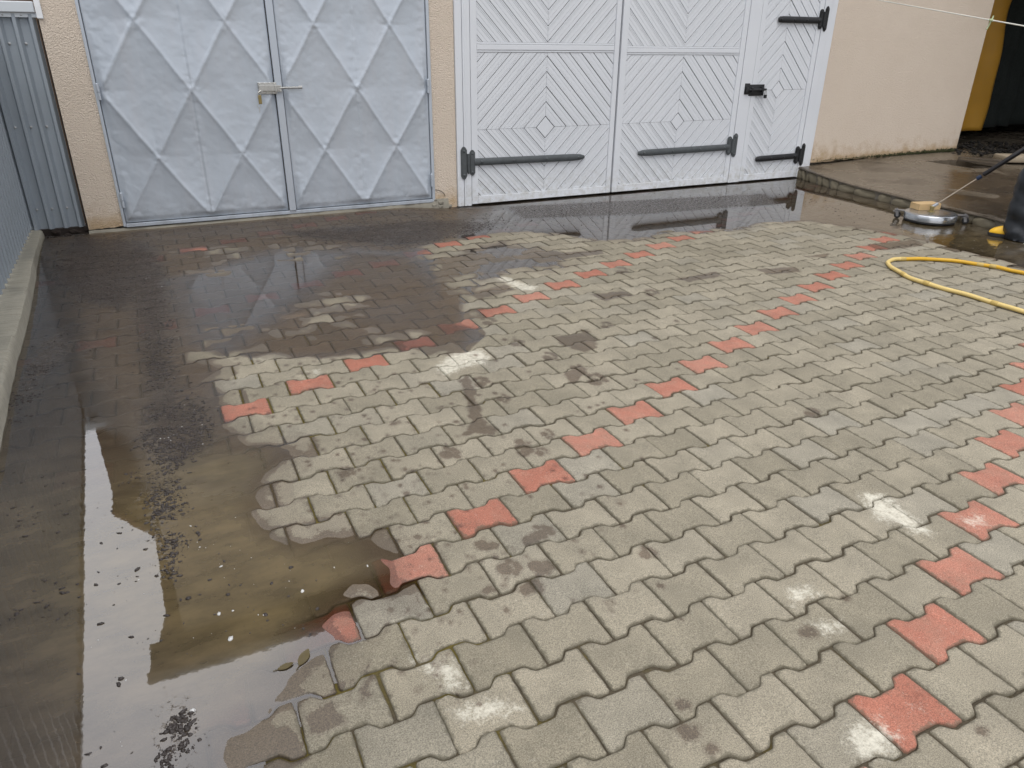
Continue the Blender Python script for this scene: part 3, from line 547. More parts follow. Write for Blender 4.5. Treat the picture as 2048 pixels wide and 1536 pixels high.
# ================================================================== BUILDING
YF = 4.56
bld = empty('garage_building', (2.5, 4.8, 0), 'cream roughcast garage building holding the metal doors and the white gate', 'garage')
def wall_grid(x0, x1, z0, z1, y, mat, name, st=.03, ragged=0.0, dampf=None, back=.30):
    nx, nz = max(2, int((x1 - x0) / st)), max(2, int((z1 - z0) / st)); xs = np.linspace(x0, x1, nx); zs = np.linspace(z0, z1, nz); X, Z = np.meshgrid(xs, zs, indexing='ij')
    if ragged: Z = Z + (fbm(X * 18, X * 0 + .3, 77) - .5) * ragged * sstep(z0 + .2, z0, Z)
    Yv = np.full(X.shape, y); V = np.stack([X, Yv, Z], -1).reshape(-1, 3); Q = gridq(nx, nz)
    dm = (dampf(X, Z) if dampf else np.zeros(X.shape)).ravel()
    # returns at the sides, going back
    n = len(V); K = nz; lft = np.arange(nz); rgt = (nx - 1) * nz + np.arange(nz); top = np.arange(nx) * nz + nz - 1; bot = np.arange(nx) * nz
    Vb = V.copy(); Vb[:, 1] += back; al = np.concatenate([V, Vb]); q = [Q]
    for e, fl in ((lft, 1), (rgt, 0), (top, 1), (bot, 0)):
        a, b = e[:-1], e[1:]; s = np.stack([a, b, b + n, a + n], -1); q.append(s if fl else s[:, ::-1])
    o = fast_mesh(name, al, np.concatenate(q)[:, ::-1], mat, {'damp': np.concatenate([dm, dm])}, False); return inv(o, bld)
wall_grid(-1.598, -1.352, .072, 2.32, YF, M['stucco'], 'wall', .02, .02, lambda X, Z: sstep(.40, .06, Z) * .75)
wall_grid(1.274, 1.498, -.005, 2.32, YF, M['stucco'], 'wall', .02, .03, lambda X, Z: sstep(.35, .0, Z) * .7)
wall_grid(6.004, 8.655, .165, 2.75, YF, M['stucco'], 'wall', .03, .03, lambda X, Z: np.clip(sstep(.62, .17, Z + .22 * (fbm(X * 1.2, Z * 0, 88) - .5)) * .62 + sstep(.245, .19, Z) * (.28 + .40 * sstep(6.2, 8.3, X)), 0, 1.25))
wall_grid(-1.598, 6.004, 2.34, 4.09, YF, M['stucco'], 'wall', .08)
part(MB().box(6.006, 8.655, 4.56, 4.86, 2.752, 4.09), 'wall', M['plaster'], bld)
part(MB().box(-1.596, 8.6, 4.87, 9.0, -.02, 4.25), 'core_wall', M['plaster'], bld)
m = MB().box(-1.93, 8.75, 4.30, 4.56, 4.10, 4.14); part(m, 'soffit', M['soffit'], bld)
m = MB().add([(-1.95, 4.24, 4.14), (8.8, 4.24, 4.14), (8.8, 6.8, 5.6), (-1.95, 6.8, 5.6), (-1.95, 4.24, 4.24), (8.8, 4.24, 4.24), (8.8, 6.8, 5.72), (-1.95, 6.8, 5.72), (8.8, 9.6, 4.42), (-1.95, 9.6, 4.42), (8.8, 9.6, 4.30), (-1.95, 9.6, 4.30)],
             [(0, 1, 5, 4), (4, 5, 6, 7), (7, 6, 8, 9), (0, 4, 7, 3), (1, 2, 6, 5), (3, 7, 9, 11), (2, 10, 8, 6), (9, 8, 10, 11), (0, 3, 2, 1), (3, 11, 10, 2)]); part(m, 'roof', M['roof'], bld)
m = MB()


gp_ = [(-1.97 + 10.8 * i / 24, 4.20, 4.22) for i in range(25)]; m.tube(gp_, .06, 10); part(m, 'gutter', M['greysheet'], bld, True)
# concrete sill under the metal doors and the broken foot of the pillar
def strip(x0, x1, yf, yb, zt, zb, seed, amp, name, mat):
    n = int((x1 - x0) / .02); vs = []; m = MB()
    for i in range(n + 1):
        x = x0 + (x1 - x0) * i / n; a = float(fbm(np.array(x * 7.), np.array(seed), seed) - .5); b = float(fbm(np.array(x * 23.), np.array(seed), seed + 4) - .5)
        t = zt(x) if callable(zt) else zt
        vs += [(x, yb, t + .002), (x, yf + .006 + amp * b, t + amp * .3 * b), (x, yf - .004 + amp * (a + .6 * b), t - .012 + amp * .4 * a), (x, yf - .012 + amp * 1.2 * (a + b), (t + zb) / 2), (x, yf - .02 + amp * a, zb)]
    m.add(vs, [(i * 5 + k, i * 5 + k + 1, (i + 1) * 5 + k + 1, (i + 1) * 5 + k) for i in range(n) for k in range(4)] + [(0, 1, 2, 3, 4)[::-1], tuple(n * 5 + k for k in range(5))])
    return inv(m.build(name, mat, None, True), bld)
strip(-1.60, 1.40, 4.545, 4.70, lambda x: .068 + .010 * math.sin(x * 1.3) + (.012 if x > 1.25 else 0), -.02, 3, .022, 'door_sill', M['footing'])
m = MB(); rr = random.Random(8)
for k in range(26): m.ball((rr.uniform(1.26, 1.42), rr.uniform(4.535, 4.56), rr.uniform(.0, .085)), rr.uniform(.010, .026), 1, (1.3, .8, .8))
part(m, 'broken_footing', M['footing'], bld)
m = MB().tube([(1.28, 4.556, .175), (1.31, 4.555, .172), (1.345, 4.555, .155), (1.37, 4.555, .13), (1.375, 4.555, .11)], .0022, 5); part(m, 'plaster_crack', M['dark'], bld)

# ---------------------------------------------------------------- metal garage doors
md_ = empty('metal_garage_door', (-.03, 4.56, .07), 'pale grey metal double garage door with raised diamond creases', 'garage door')
ZT = 2.30
m = MB(); m.bbox(-1.352, -1.331, 4.540, 4.60, .072, ZT, .003); m.bbox(1.245, 1.272, 4.540, 4.60, .066, ZT, .003); m.bbox(-1.330, 1.244, 4.538, 4.60, .066, .094, .003); m.bbox(-1.352, 1.272, 4.540, 4.60, ZT + .002, ZT + .03, .003)
part(m, 'door_frame', M['silver'], md_)
def sheet_leaf(x0, x1, xc, hw, seed, seam, label):
    z0, z1 = .100, ZT - .004; st = .009; nx, nz = int((x1 - x0) / st), int((z1 - z0) / st); X, Z = np.meshgrid(np.linspace(x0, x1, nx), np.linspace(z0, z1, nz), indexing='ij')
    zc = 1.07; hh = .483
    wx = (fbm(X * 2.3, Z * 2.3, seed) - .5) * .02; a = ((X + wx - xc) / hw + (Z - zc) / hh); b = ((X + wx - xc) / hw - (Z - zc) / hh)
    fa = np.abs(((a + 1) / 2) % 1 - .5) * 2; fb = np.abs(((b + 1) / 2) % 1 - .5) * 2       # 1 on crease, 0 mid-way
    da, db = 1 - fa, 1 - fb
    def ridge(d): return np.exp(-(d / .040) ** 2) * .0032 + np.exp(-d / .42) * .021
    h = np.maximum(ridge(da), ridge(db)) + .30 * np.minimum(ridge(da), ridge(db))
    tilt = .0045 * np.where(np.floor((a + 1) / 2) % 2 == np.floor((b + 1) / 2) % 2, 1, -1) * (da * db) ** .5
    h = h + tilt
    node = np.exp(-((1 - fa) ** 2 + (1 - fb) ** 2) / .05)
    edge = np.minimum(np.minimum(X - x0, x1 - X), np.minimum(Z - z0, z1 - Z)); sm_ = np.abs(X - seam)
    crump = (fbm(X * 26, Z * 26, seed + 3) - .5) * (.012 * node + .010 * np.exp(-edge / .05) + .004 * np.exp(-sm_ / .03) + .0022) + (fbm(X * 6, Z * 6, seed + 5) - .5) * .004
    h = (h + crump) * sstep(0, .05, edge) + .0
    h = h - .0030 * np.exp(-(sm_ / .0035) ** 2) + .0035 * sstep(0, .004, X - seam) * sstep(.05, .0, X - seam)
    V = np.stack([X, 4.556 - h, Z], -1).reshape(-1, 3); Q = gridq(nx, nz)[:, ::-1]
    o = fast_mesh('door_leaf', V, Q, M['silver']); o.modifiers.new('t', 'SOLIDIFY').thickness = .003
    if label: o['label'] = label
    return inv(o, md_)
lf = sheet_leaf(-1.327, -.066, -1.006, .3155, 5, -.690, None)
rt = sheet_leaf(.000, 1.241, .290, .3150, 9, .607, None)
part(MB().bbox(-.0605, -.006, 4.526, 4.55, .096, ZT - .01, .003), 'meeting_strip', M['silver'], md_)
part(MB().box(-.065, -.061, 4.555, 4.57, .1, ZT - .01), 'leaf_gap_shade', M['dark'], md_)  # dark strip standing in for the shade between the leaves
for x, z, p in ((-1.324, 1.068, lf), (-1.321, .280, lf), (1.238, 1.072, rt), (1.241, .268, rt)):
    m = MB(); m.tube([(x, 4.528, z - .055), (x, 4.528, z - .004)], .0105, 12); m.tube([(x, 4.528, z + .001), (x, 4.528, z + .055)], .0115, 12); m.tube([(x, 4.528, z + .054), (x, 4.528, z + .060)], [.0115, .006], 12); m.box(x - .004, x + .004, 4.53, 4.55, z - .05, z + .05)
    o = m.build('door_hinge', M['silver'], None, True); o.parent = p; o.matrix_parent_inverse = p.matrix_parent_inverse.copy() if False else Matrix.Identity(4)
lx, lz = onY(535, 176, 4.54)[0], onY(535, 176, 4.54)[2]
m = MB(); m.bbox(lx - .075, lx + .07, 4.522, 4.545, lz - .045, lz + .042, .003); m.bbox(lx - .07, lx + .075, 4.505, 4.522, lz - .022, lz + .024, .003); m.bbox(lx + .05, lx + .102, 4.500, 4.526, lz - .028, lz + .022, .003); m.tube([(lx - .06, 4.505, lz - .012), (lx - .06, 4.49, lz - .012)], .017, 14)
for dx, dz in ((-.06, .034), (-.02, .034), (.02, .034), (.055, .034), (-.02, -.036), (.03, -.036)): m.ball((lx + dx, 4.521, lz + dz), .006, 1, (1, .5, 1))
part(m, 'bolt_lock', M['lock'], md_)
p1, p2 = onY(556, 175, 4.50), onY(601, 174, 4.50)
m = MB(); m.tube([(p1[0], 4.505, lz + .0), (p2[0], 4.505, lz + .004)], .0075, 10)
for k in range(16): x = p1[0] + .03 + (p2[0] - p1[0] - .05) * k / 15; m.tube([(x, 4.505, lz + .001), (x + .003, 4.505, lz + .001)], .0105, 10)
m.tube([(p2[0] - .012, 4.505, lz + .004), (p2[0] + .012, 4.505, lz + .004)], .013, 10); m.bbox(p1[0] - .01, p1[0] + .012, 4.497, 4.53, lz - .02, lz + .022, .003); part(m, 'lock_bolt', M['lock'], md_)
kb = empty('key_bunch', (lx - .06, 4.49, lz - .02), 'keys with a brass fob hanging from the lock of the metal door', 'keys')
q = onY(520, 199, 4.49); m = MB().bbox(q[0] - .013, q[0] + .013, 4.484, 4.491, q[2] - .034, q[2] + .034, .003); part(m, 'key_fob', M['brass'], kb)
q2 = onY(518, 212, 4.49); m = MB().tube([(q2[0] + .012 * math.cos(a), 4.488, q2[2] + .012 * math.sin(a)) for a in np.linspace(0, 6.28, 20)], .0018, 6); part(m, 'key_ring', M['lock'], kb)
q3 = onY(519, 226, 4.49); m = MB().bbox(q2[0] - .002, q2[0] + .0025, 4.486, 4.489, q3[2], q2[2] - .012, .0006); part(m, 'key', M['lock'], kb); m = MB(); m.tube([(lx - .055, 4.487, lz - .02), (q[0] + .004, 4.487, q[2] + .03)], .002, 6); part(m, 'key_chain', M['lock'], kb); m = MB(); m.tube([(lx - .06, 4.487, lz - .015), (lx - .085, 4.484, lz - .03), (lx - .093, 4.484, lz - .07)], .0035, 6); part(m, 'key', M['lock'], kb)

# ---------------------------------------------------------------- white wooden gate
gt = empty('wooden_gate', (3.75, 4.56, 0), 'white wooden double gate with diamond boarding and black strap hinges', 'gate')
GZ = 2.30
m = MB(); m.bbox(1.502, 1.566, 4.540, 4.62, .004, GZ + .1, .004); m.bbox(1.569, 1.640, 4.534, 4.62, .004, GZ + .1, .004); m.bbox(1.585, 1.60, 4.530, 4.536, .01, GZ, .002)
m.bbox(5.812, 5.905, 4.534, 4.62, .01, GZ + .1, .004); m.bbox(5.908, 6.002, 4.540, 4.62, .01, GZ + .1, .004); m.bbox(1.502, 6.002, 4.541, 4.62, GZ + .101, GZ + .22, .004)
part(m, 'gate_frame', M['white'], gt)
part(MB().bbox(4.778, 4.934, 4.536, 4.61, .012, GZ, .004), 'gate_post', M['white'], gt)
part(MB().box(1.55, 5.95, 4.60, 4.62, .02, GZ), 'gap_shadow_board', M['dark'], gt)
def clip(poly, a, b, c):      # keep a*x+b*z<=c
    out = []
    for i in range(len(poly)):
        p, q = poly[i], poly[(i + 1) % len(poly)]; dp, dq = a * p[0] + b * p[1] - c, a * q[0] + b * q[1] - c
        if dp <= 0: out.append(p)
        if (dp < 0) != (dq < 0) and abs(dp - dq) > 1e-12: t = dp / (dp - dq); out.append((p[0] + (q[0] - p[0]) * t, p[1] + (q[1] - p[1]) * t))
    return out
PROF = [(.0, .0066, None), (.0066, .0170, .0015), (.0170, .0186, None), (.0186, .0300, .0), (.0300, .0314, None), (.0314, .0618, -.0010), (.0618, .0634, None), (.0634, .093, -.0010)]
def boards(m, x0, x1, z0, z1, cx, cz, start, y, seed):
    rr = random.Random(seed)
    for sx in (-1, 1):
        for sz in (-1, 1):
            rx0, rx1 = (x0, cx - .0012) if sx < 0 else (cx + .0012, x1); rz0, rz1 = (z0, cz - .0012) if sz < 0 else (cz + .0012, z1)
            if rx1 - rx0 < .02 or rz1 - rz0 < .02: continue
            rect = [(rx0, rz0), (rx1, rz0), (rx1, rz1), (rx0, rz1)]; nx_, nz_ = sx * .7071, sz * .7071; off = nx_ * cx + nz_ * cz
            d = start; dmax = max(nx_ * x + nz_ * z - off for x, z in rect)
            while d < dmax:
                dy = rr.uniform(-.0016, .0016)
                for a, b, h in PROF:
                    if h is None: continue
                    p = clip(clip(rect, nx_, nz_, off + d + b), -nx_, -nz_, -(off + d + a))
                    if len(p) >= 3:
                        ar = abs(sum(p[i][0] * p[(i + 1) % len(p)][1] - p[(i + 1) % len(p)][0] * p[i][1] for i in range(len(p)))) / 2
                        if ar > 2e-5: m.prism(p, y - h + dy, y + .011)
                d += .093
    if start > .01:
        s = start * 1.4142; p = [(cx, cz - s), (cx + s, cz), (cx, cz + s), (cx - s, cz)]; c_ = (s - .0025) / s
        m.prism([(cx + (x - cx) * c_, cz + (z - cz) * c_) for x, z in p], y - .001, y + .011)
def gate_leaf(name, x0, x1, st_l, st_r, zr, dia, label=None, seed=1):
    YP, YB = 4.541, 4.552
    root = MB()
    root.box(x0 + st_l - .006, x1 - st_r + .006, YB + .0095, YB + .013, .05, GZ - .05)                  # near-black backing, makes the grooves read as dark lines
    o = part(root, name, M['groove'], gt)
    if label: o['label'] = label
    m = MB(); m.bbox(x0, x0 + st_l, YP, 4.59, .016, GZ - .004, .0035); m.bbox(x1 - st_r, x1, YP, 4.59, .016, GZ - .004, .0035)
    m.bbox(x0 + st_l + .001, x1 - st_r - .001, YP + .002, 4.59, .016, .088, .0035); m.bbox(x0 + st_l + .001, x1 - st_r - .001, YP + .002, 4.59, GZ - .09, GZ - .004, .0035)
    c = m.build('stile_frame', M['white']); c.parent = o
    xa, xb = x0 + st_l + .002, x1 - st_r - .002; m = MB()
    if zr:
        r = MB(); r.bbox(xa, xb, YP + .003, 4.585, zr[0] + .018, zr[1] - .018, .003); r.bbox(xa, xb, YP + .007, 4.585, zr[0], zr[0] + .016, .003); r.bbox(xa, xb, YP + .007, 4.585, zr[1] - .016, zr[1], .003)
        c = r.build('middle_rail', M['white']); c.parent = o
        boards(m, xa, xb, .090, zr[0] - .002, dia[0], dia[1], dia[2], YB, seed); boards(m, xa, xb, zr[1] + .002, GZ - .092, dia[0], dia[3], dia[2], YB, seed + 1)
    else: boards(m, xa, xb, .090, GZ - .092, dia[0], dia[1], dia[2], YB, seed)
    c = m.build('diamond_boarding', M['white']); c.parent = o; return o
L1 = gate_leaf('gate_leaf', 1.646, 3.206, .064, .052, (1.346, 1.426), (2.424, .690, .068, 2.06), None, 3)
L2 = gate_leaf('gate_leaf', 3.228, 4.772, .070, .062, (1.330, 1.405), (3.994, .692, .059, 2.05), None, 6)
WK = gate_leaf('wicket_door', 4.940, 5.806, .062, .062, None, (5.325, .980, .062), None, 9)
def strap_hinge(parent, tip, root, thick, leafp, framep, mat, Y=4.540):
    """leafp/framep: (centre px, half-height px) read on the gate face"""
    a, b = onY(*tip, Y), onY(*root, Y); sc = np.linalg.norm(onY(*tip, Y) - onY(tip[0], tip[1] + 10, Y)) / 10; r = thick * sc / 2; m = MB()
    n = 18; P = [Vector((a[0] + (b[0] - a[0]) * i / n, Y, a[2] + (b[2] - a[2]) * i / n)) for i in range(n + 1)]
    d = (P[-1] - P[0]).normalized(); up = Vector((0, -1, 0)).cross(d).normalized(); up = up if up.z > 0 else -up; sec = [(-1, 0), (-.92, .35), (-.55, .60), (0, .68), (.55, .60), (.92, .35), (1, 0)]; vs = []
    for i, p in enumerate(P):
        k = 1 if i > 1 else (.45, .85)[i]; off = d * (r * .55 if i == 1 else 0) * -1 if i == 1 else Vector((0, 0, 0))
        for u, h in sec: q = p + off + up * (u * r * k); vs.append((q.x, Y - .004 - h * r * k * .8, q.z))
    ns = len(sec); m.add(vs, [(i * ns + k, i * ns + k + 1, (i + 1) * ns + k + 1, (i + 1) * ns + k) for i in range(n) for k in range(ns - 1)] + [tuple(range(ns)), tuple(n * ns + k for k in range(ns - 1, -1, -1))])
    for t in (.06, .36, .66, .94):
        p = P[0].lerp(P[-1], t); m.ball((p.x, Y - .004 - r * .52, p.z), r * .40, 2, (1, .7, 1))
    cs = []
    for (cx, cy), hh, wpx in (leafp, framep):
        c = onY(cx, cy, Y); z, w = hh * sc, wpx * sc / 2; cs.append((c[0], c[2], w, z))
        poly = [(c[0] - w, c[2] - z * .78), (c[0] - w * .5, c[2] - z * .95), (c[0], c[2] - z), (c[0] + w * .5, c[2] - z * .95), (c[0] + w, c[2] - z * .78), (c[0] + w, c[2] + z * .78), (c[0] + w * .5, c[2] + z * .95), (c[0], c[2] + z), (c[0] - w * .5, c[2] + z * .95), (c[0] - w, c[2] + z * .78)]
        m.prism(poly, Y - .011, Y + .002); inner = [(c[0] + (x - c[0]) * .72, c[2] + (zz - c[2]) * .86) for x, zz in poly]; m.prism(inner, Y - .016, Y - .0105)
        for s in (-1, 1): m.ball((c[0], Y - .015, c[2] + s * z * .72), w * .42, 2, (1, .6, 1))
    mx = (cs[0][0] + cs[1][0]) / 2; mz = (cs[0][1] + cs[1][1]) / 2; hz = min(cs[0][3], cs[1][3]) * .72
    m.tube([(mx, Y - .016, mz - hz), (mx, Y - .016, mz + hz)], .014, 12); m.tube([(mx, Y - .016, mz - hz - .012), (mx, Y - .016, mz - hz)], .008, 10)
    o = m.build('strap_hinge', mat, None, True); o.parent = parent; return o
strap_hinge(L1, (1168, 313.5), (948, 324), 13.6, ((944, 325.5), 24, 11.5), ((927.5, 326.5), 30.5, 12.4), M['iron'])
strap_hinge(L2, (1275, 306.5), (1457, 294), 13.0, ((1457.5, 291.5), 19.5, 11), ((1468.5, 290.5), 25, 11.5), M['iron'])
strap_hinge(WK, (1510, 318.5), (1592, 311.5), 11.5, ((1593, 310), 17.5, 9.5), ((1603.5, 309), 22.5, 10), M['ironblack'])
strap_hinge(WK, (1556, 38.5), (1640, 41), 13.2, ((1641, 38.5), 20.5, 11), ((1651, 38), 26, 11.5), M['ironblack'])
Y = 4.538; a, b = onY(1489.5, 178, Y), onY(1498, 178, Y); k = .0046
m = MB(); pl = onY(1513, 180, Y); m.bbox(pl[0] - .108, pl[0] + .100, Y - .008, Y + .003, pl[2] - .058, pl[2] + .056, .003); m.bbox(a[0] - .006, b[0] + .002, Y - .010, Y + .003, a[2] - .055, a[2] + .056, .003)
m.tube([(a[0] + .005, Y - .022, pl[2] + .004), (pl[0] + .115, Y - .022, pl[2] + .004)], .013, 12)
for dx in (-.082, .062): m.bbox(pl[0] + dx - .014, pl[0] + dx + .014, Y - .038, Y - .006, pl[2] - .020, pl[2] + .028, .004)
m.bbox(a[0] + .004, a[0] + .034, Y - .036, Y - .008, pl[2] - .022, pl[2] + .030, .004)
for dx, dz in ((-.09, .042), (.08, .042), (-.09, -.044), (.08, -.044)): m.ball((pl[0] + dx, Y - .008, pl[2] + dz), .007, 1, (1, .6, 1))
o = m.build('slide_bolt', M['ironblack'], None, True); o.parent = WK
pk = empty('padlock', (pl[0] + .112, Y - .03, pl[2]), 'small black padlock hanging from the bolt of the white gate', 'padlock')
m = MB(); z0 = pl[2] - .062; x0 = pl[0] + .108; m.bbox(x0 - .017, x0 + .017, Y - .040, Y - .022, z0 - .022, z0 + .014, .004); part(m, 'lock_body', M['ironblack'], pk)
m = MB().tube([(x0 - .010, Y - .031, z0 + .012), (x0 - .010, Y - .031, z0 + .045)] + [(x0 - .010 * math.cos(t), Y - .031, z0 + .045 + .012 * math.sin(t)) for t in np.linspace(0, math.pi, 9)] + [(x0 + .010, Y - .031, z0 + .012)], .0035, 8); part(m, 'shackle', M['lock'], pk)

# ================================================================== TERRACE
def terrace():
    edge = [(5.84, 4.56, .118), (5.72, 4.10, .118), (5.63, 3.60, .092), (5.57, 3.15, .090), (5.50, 2.75, .090), (5.46, 2.35, .090), (5.43, 2.0, .092), (5.37, 1.65, .096), (5.30, 1.2, .098), (5.22, .6, .10), (5.14, 0, .10), (5.0, -1.2, .10), (4.9, -2.6, .10)]
    pit_px = [(1852, 321), (1915, 318.3), (1986, 331), (1950, 333.2)]; pit = [G(x, y, .165)[:2] for x, y in pit_px]
    m = MB(); bm = bmesh.new(); zf = lambda x, y: .094 + .075 * float(sstep(5.5, 7.6, np.array(x)) * .6 + .4 * sstep(3.4, 4.56, np.array(y)))
    # subdivided top
    outer = [(x, y) for x, y, z in edge] + [(12.5, -2.6), (12.5, 9.0), (8.65, 9.0), (8.65, 4.56)]; ov = [bm.verts.new((x, y, 0)) for x, y in outer]; pv = [bm.verts.new((x, y, 0)) for x, y in pit]
    es = [bm.edges.new((ov[i], ov[(i + 1) % len(ov)])) for i in range(len(ov))] + [bm.edges.new((pv[i], pv[(i + 1) % 4])) for i in range(4)]
    bmesh.ops.triangle_fill(bm, edges=es, use_beauty=True)
    for _ in range(4): bmesh.ops.subdivide_edges(bm, edges=[e for e in bm.edges if e.calc_length() > .16], cuts=1, use_grid_fill=False)
    bmesh.ops.triangulate(bm, faces=list(bm.faces))
    for v in bm.verts: v.co.z = zf(v.co.x, v.co.y) + (fbm(np.array(v.co.x * 4.), np.array(v.co.y * 4.), 91) - .5) * .008
    bmesh.ops.recalc_face_normals(bm, faces=list(bm.faces))
    if sum(f.normal.z for f in bm.faces) < 0: bmesh.ops.reverse_faces(bm, faces=list(bm.faces))
    m.frombm(bm)
    n = 4; m.add([(x, y, zf(x, y)) for x, y in pit] + [(x, y, .0) for x, y in pit], [(i, i + 4, (i + 1) % 4 + 4, (i + 1) % 4) for i in range(4)] + [(4, 5, 6, 7)])
    t = m.build('terrace', M['terrace'], None, True); tag(t, 'raised wet concrete terrace beside the cream wall', None, None, 'structure')
    # overhanging lip
    pts = []
    for i in range(len(edge) - 1):
        for k in range(10): pts.append(Vector(edge[i]).lerp(Vector(edge[i + 1]), k / 10))
    m = MB(); vs = []
    for p in pts:
        zt = zf(p.x, p.y); w = (fbm(np.array(p.y * 12.), np.array(2.), 14) - .5) * .022; vs += [(p.x + .10, p.y, zt - .002), (p.x + .004 + w, p.y, zt + .003), (p.x - .012 + w, p.y, zt - .005), (p.x - .013 + w, p.y, zt - .016), (p.x + .02, p.y, zt - .020)]
    m.add(vs, [(i * 5 + k, i * 5 + k + 1, (i + 1) * 5 + k + 1, (i + 1) * 5 + k) for i in range(len(pts) - 1) for k in range(4)]); o = m.build('slab_lip', M['terrace'], None, True); o.parent = t
    m = MB(); m.add([(p.x + .022, p.y, -.05) for p in pts] + [(p.x + .022, p.y, zf(p.x, p.y) - .014) for p in pts], [(i, i + 1, len(pts) + i + 1, len(pts) + i) for i in range(len(pts) - 1)]); o = m.build('mortar_bed', M['mortar']); o.parent = t
    m = MB(); rr = random.Random(4); s = 0; i = 0; cum = [0]
    for k in range(1, len(pts)): cum.append(cum[-1] + (pts[k] - pts[k - 1]).length)
    while s < cum[-1] - .1:
        w = rr.choice((.09, .13, .17, .24, .30)) * rr.uniform(.85, 1.15); k = min(range(len(cum)), key=lambda j: abs(cum[j] - s - w / 2)); p = pts[k]; h = zf(p.x, p.y) - .020
        bm = bmesh.new(); bmesh.ops.create_icosphere(bm, subdivisions=3, radius=1); sd2 = rr.uniform(0, 99)
        tilt = rr.uniform(-.9, .9)
        for v in bm.verts:
            c = v.co.copy(); e = 2.5; nr = (abs(c.x) ** e + abs(c.y) ** e + abs(c.z) ** e) ** (1 / e); c = c / nr; nn = float(fbm(np.array(c.y * 2 + sd2), np.array(c.z * 2 + c.x), 3) - .5)
            v.co = Vector((p.x + .030 + c.x * (.040 + .03 * nn), p.y + c.y * (w / 2 - .006) + c.z * tilt * .03, h / 2 - .012 + c.z * (h / 2 + .016) * (1 - .18 * abs(nn) * 2)))
        m.frombm(bm); s += w
    o = m.build('edging_stones', M['stone'], None, True); o.parent = t
terrace()
TW = [tuple(G(x, y, .12)[:2]) for x, y in ((1905, 345), (1960, 338), (2060, 345), (2300, 370), (2300, 480), (2020, 440), (1960, 424), (1905, 408), (1885, 395), (1896, 370))]
def tzf(x, y): return .094 + .075 * (sstep(5.5, 7.6, x) * .6 + .4 * sstep(3.4, 4.56, y))
tw = sheet('terrace_water', 5.2, 8.8, -.4, 4.4, .06, lambda X, Y: tzf(X, Y) + .0012, M['water'], {'murk': lambda X, Y: X * 0 + .14, 'brown': lambda X, Y: X * 0 + .5, 'rough': lambda X, Y: X * 0 + .35, 'film': lambda X, Y: .35 + .3 * fbm(X * 3, Y * 3, 5), 'mud': lambda X, Y: X * 0}, lambda X, Y: (sdf(TW, X, Y) > 0) & (X > 5.40 + .035 * Y))
tag(tw, 'thin muddy water film on the concrete terrace', None, None, 'structure')
def planks():
    for k, (p0, p1, w, lab) in enumerate((((1918, 314.0), (2003, 321), .13, 'wet grey plank nearest the wall foot, behind the dark pit'), ((1920, 318.5), (1999, 328), .13, 'wet grey plank lying along the rim of the dark pit'))):
        a, b = G(*p0, .185), G(*p1, .185); d = Vector(b - a); L = d.length; ang = math.atan2(d.y, d.x)
        m = MB().bbox(0, L, -w / 2, w / 2, -.012, .012, .004); o = m.build('wet_plank', M['plank']); o.location = (a[0], a[1], .182 + .001 * k); o.rotation_euler[2] = ang; tag(o, lab, 'plank', 'planks by the pit')
planks()
m = MB(); rr = random.Random(12)
for k in range(420):
    x, y = rr.uniform(1915, 2120), rr.uniform(296, 312); g = G(x, y, .18); hmax = .02 + .05 * max(0, 1 - abs(x - 1985) / 90)
    m.ball((g[0] + rr.uniform(0, .5), g[1] + rr.uniform(0, .4), .16 + rr.random() * hmax), rr.uniform(.010, .032), 1, (rr.uniform(.7, 1.4), rr.uniform(.7, 1.4), rr.uniform(.5, .9)))
tag(m.build('dark_rubble', M['rubble'], None, True), 'heap of dark brown rubble at the back of the dark opening', 'rubble', None, 'stuff')
a = G(2013, 325, .17); m = MB().bbox(-.02, 1.0, -.07, .22, 0, .075, .02); o = m.build('stone_block', M['paleblock'], None, True); o.location = (a[0] + .02, a[1] + .05, .168); o.rotation_euler[2] = math.radians(-28); tag(o, 'pale stone block on the terrace behind the lance handle', 'stone block')
m = MB(); rr = random.Random(9)
for k in range(900):
    x = 6.1 + 2.5 * rr.random() ** .75; g0 = rr.gauss(0, 1); r = rr.uniform(.003, .009) * (.5 + .8 * (x - 6) / 2.6); m.ball((x, 4.552 - abs(g0) * .006, .168 + .006 + abs(rr.gauss(0, .012)) * (.4 + (x - 6) / 2.6)), r, 0 or 1, (1.2, .8, 1))
tag(m.build('wall_moss', M['moss'], None, True), 'dark moss growing along the foot of the cream wall', 'moss', None, 'stuff')

# ---------------------------------------------------------------- covered carport on the right
cp = empty('carport', (10.5, 6, .17), 'dark covered carport to the right of the cream wall', 'carport')
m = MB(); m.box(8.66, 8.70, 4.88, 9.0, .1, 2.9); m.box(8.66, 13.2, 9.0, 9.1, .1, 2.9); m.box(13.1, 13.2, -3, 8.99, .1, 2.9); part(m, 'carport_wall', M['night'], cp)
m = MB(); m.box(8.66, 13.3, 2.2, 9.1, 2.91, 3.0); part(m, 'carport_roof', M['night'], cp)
m = MB(); m.bbox(12.6, 12.72, 2.3, 2.42, .1, 2.9, .01); part(m, 'carport_post', M['iron'], cp)
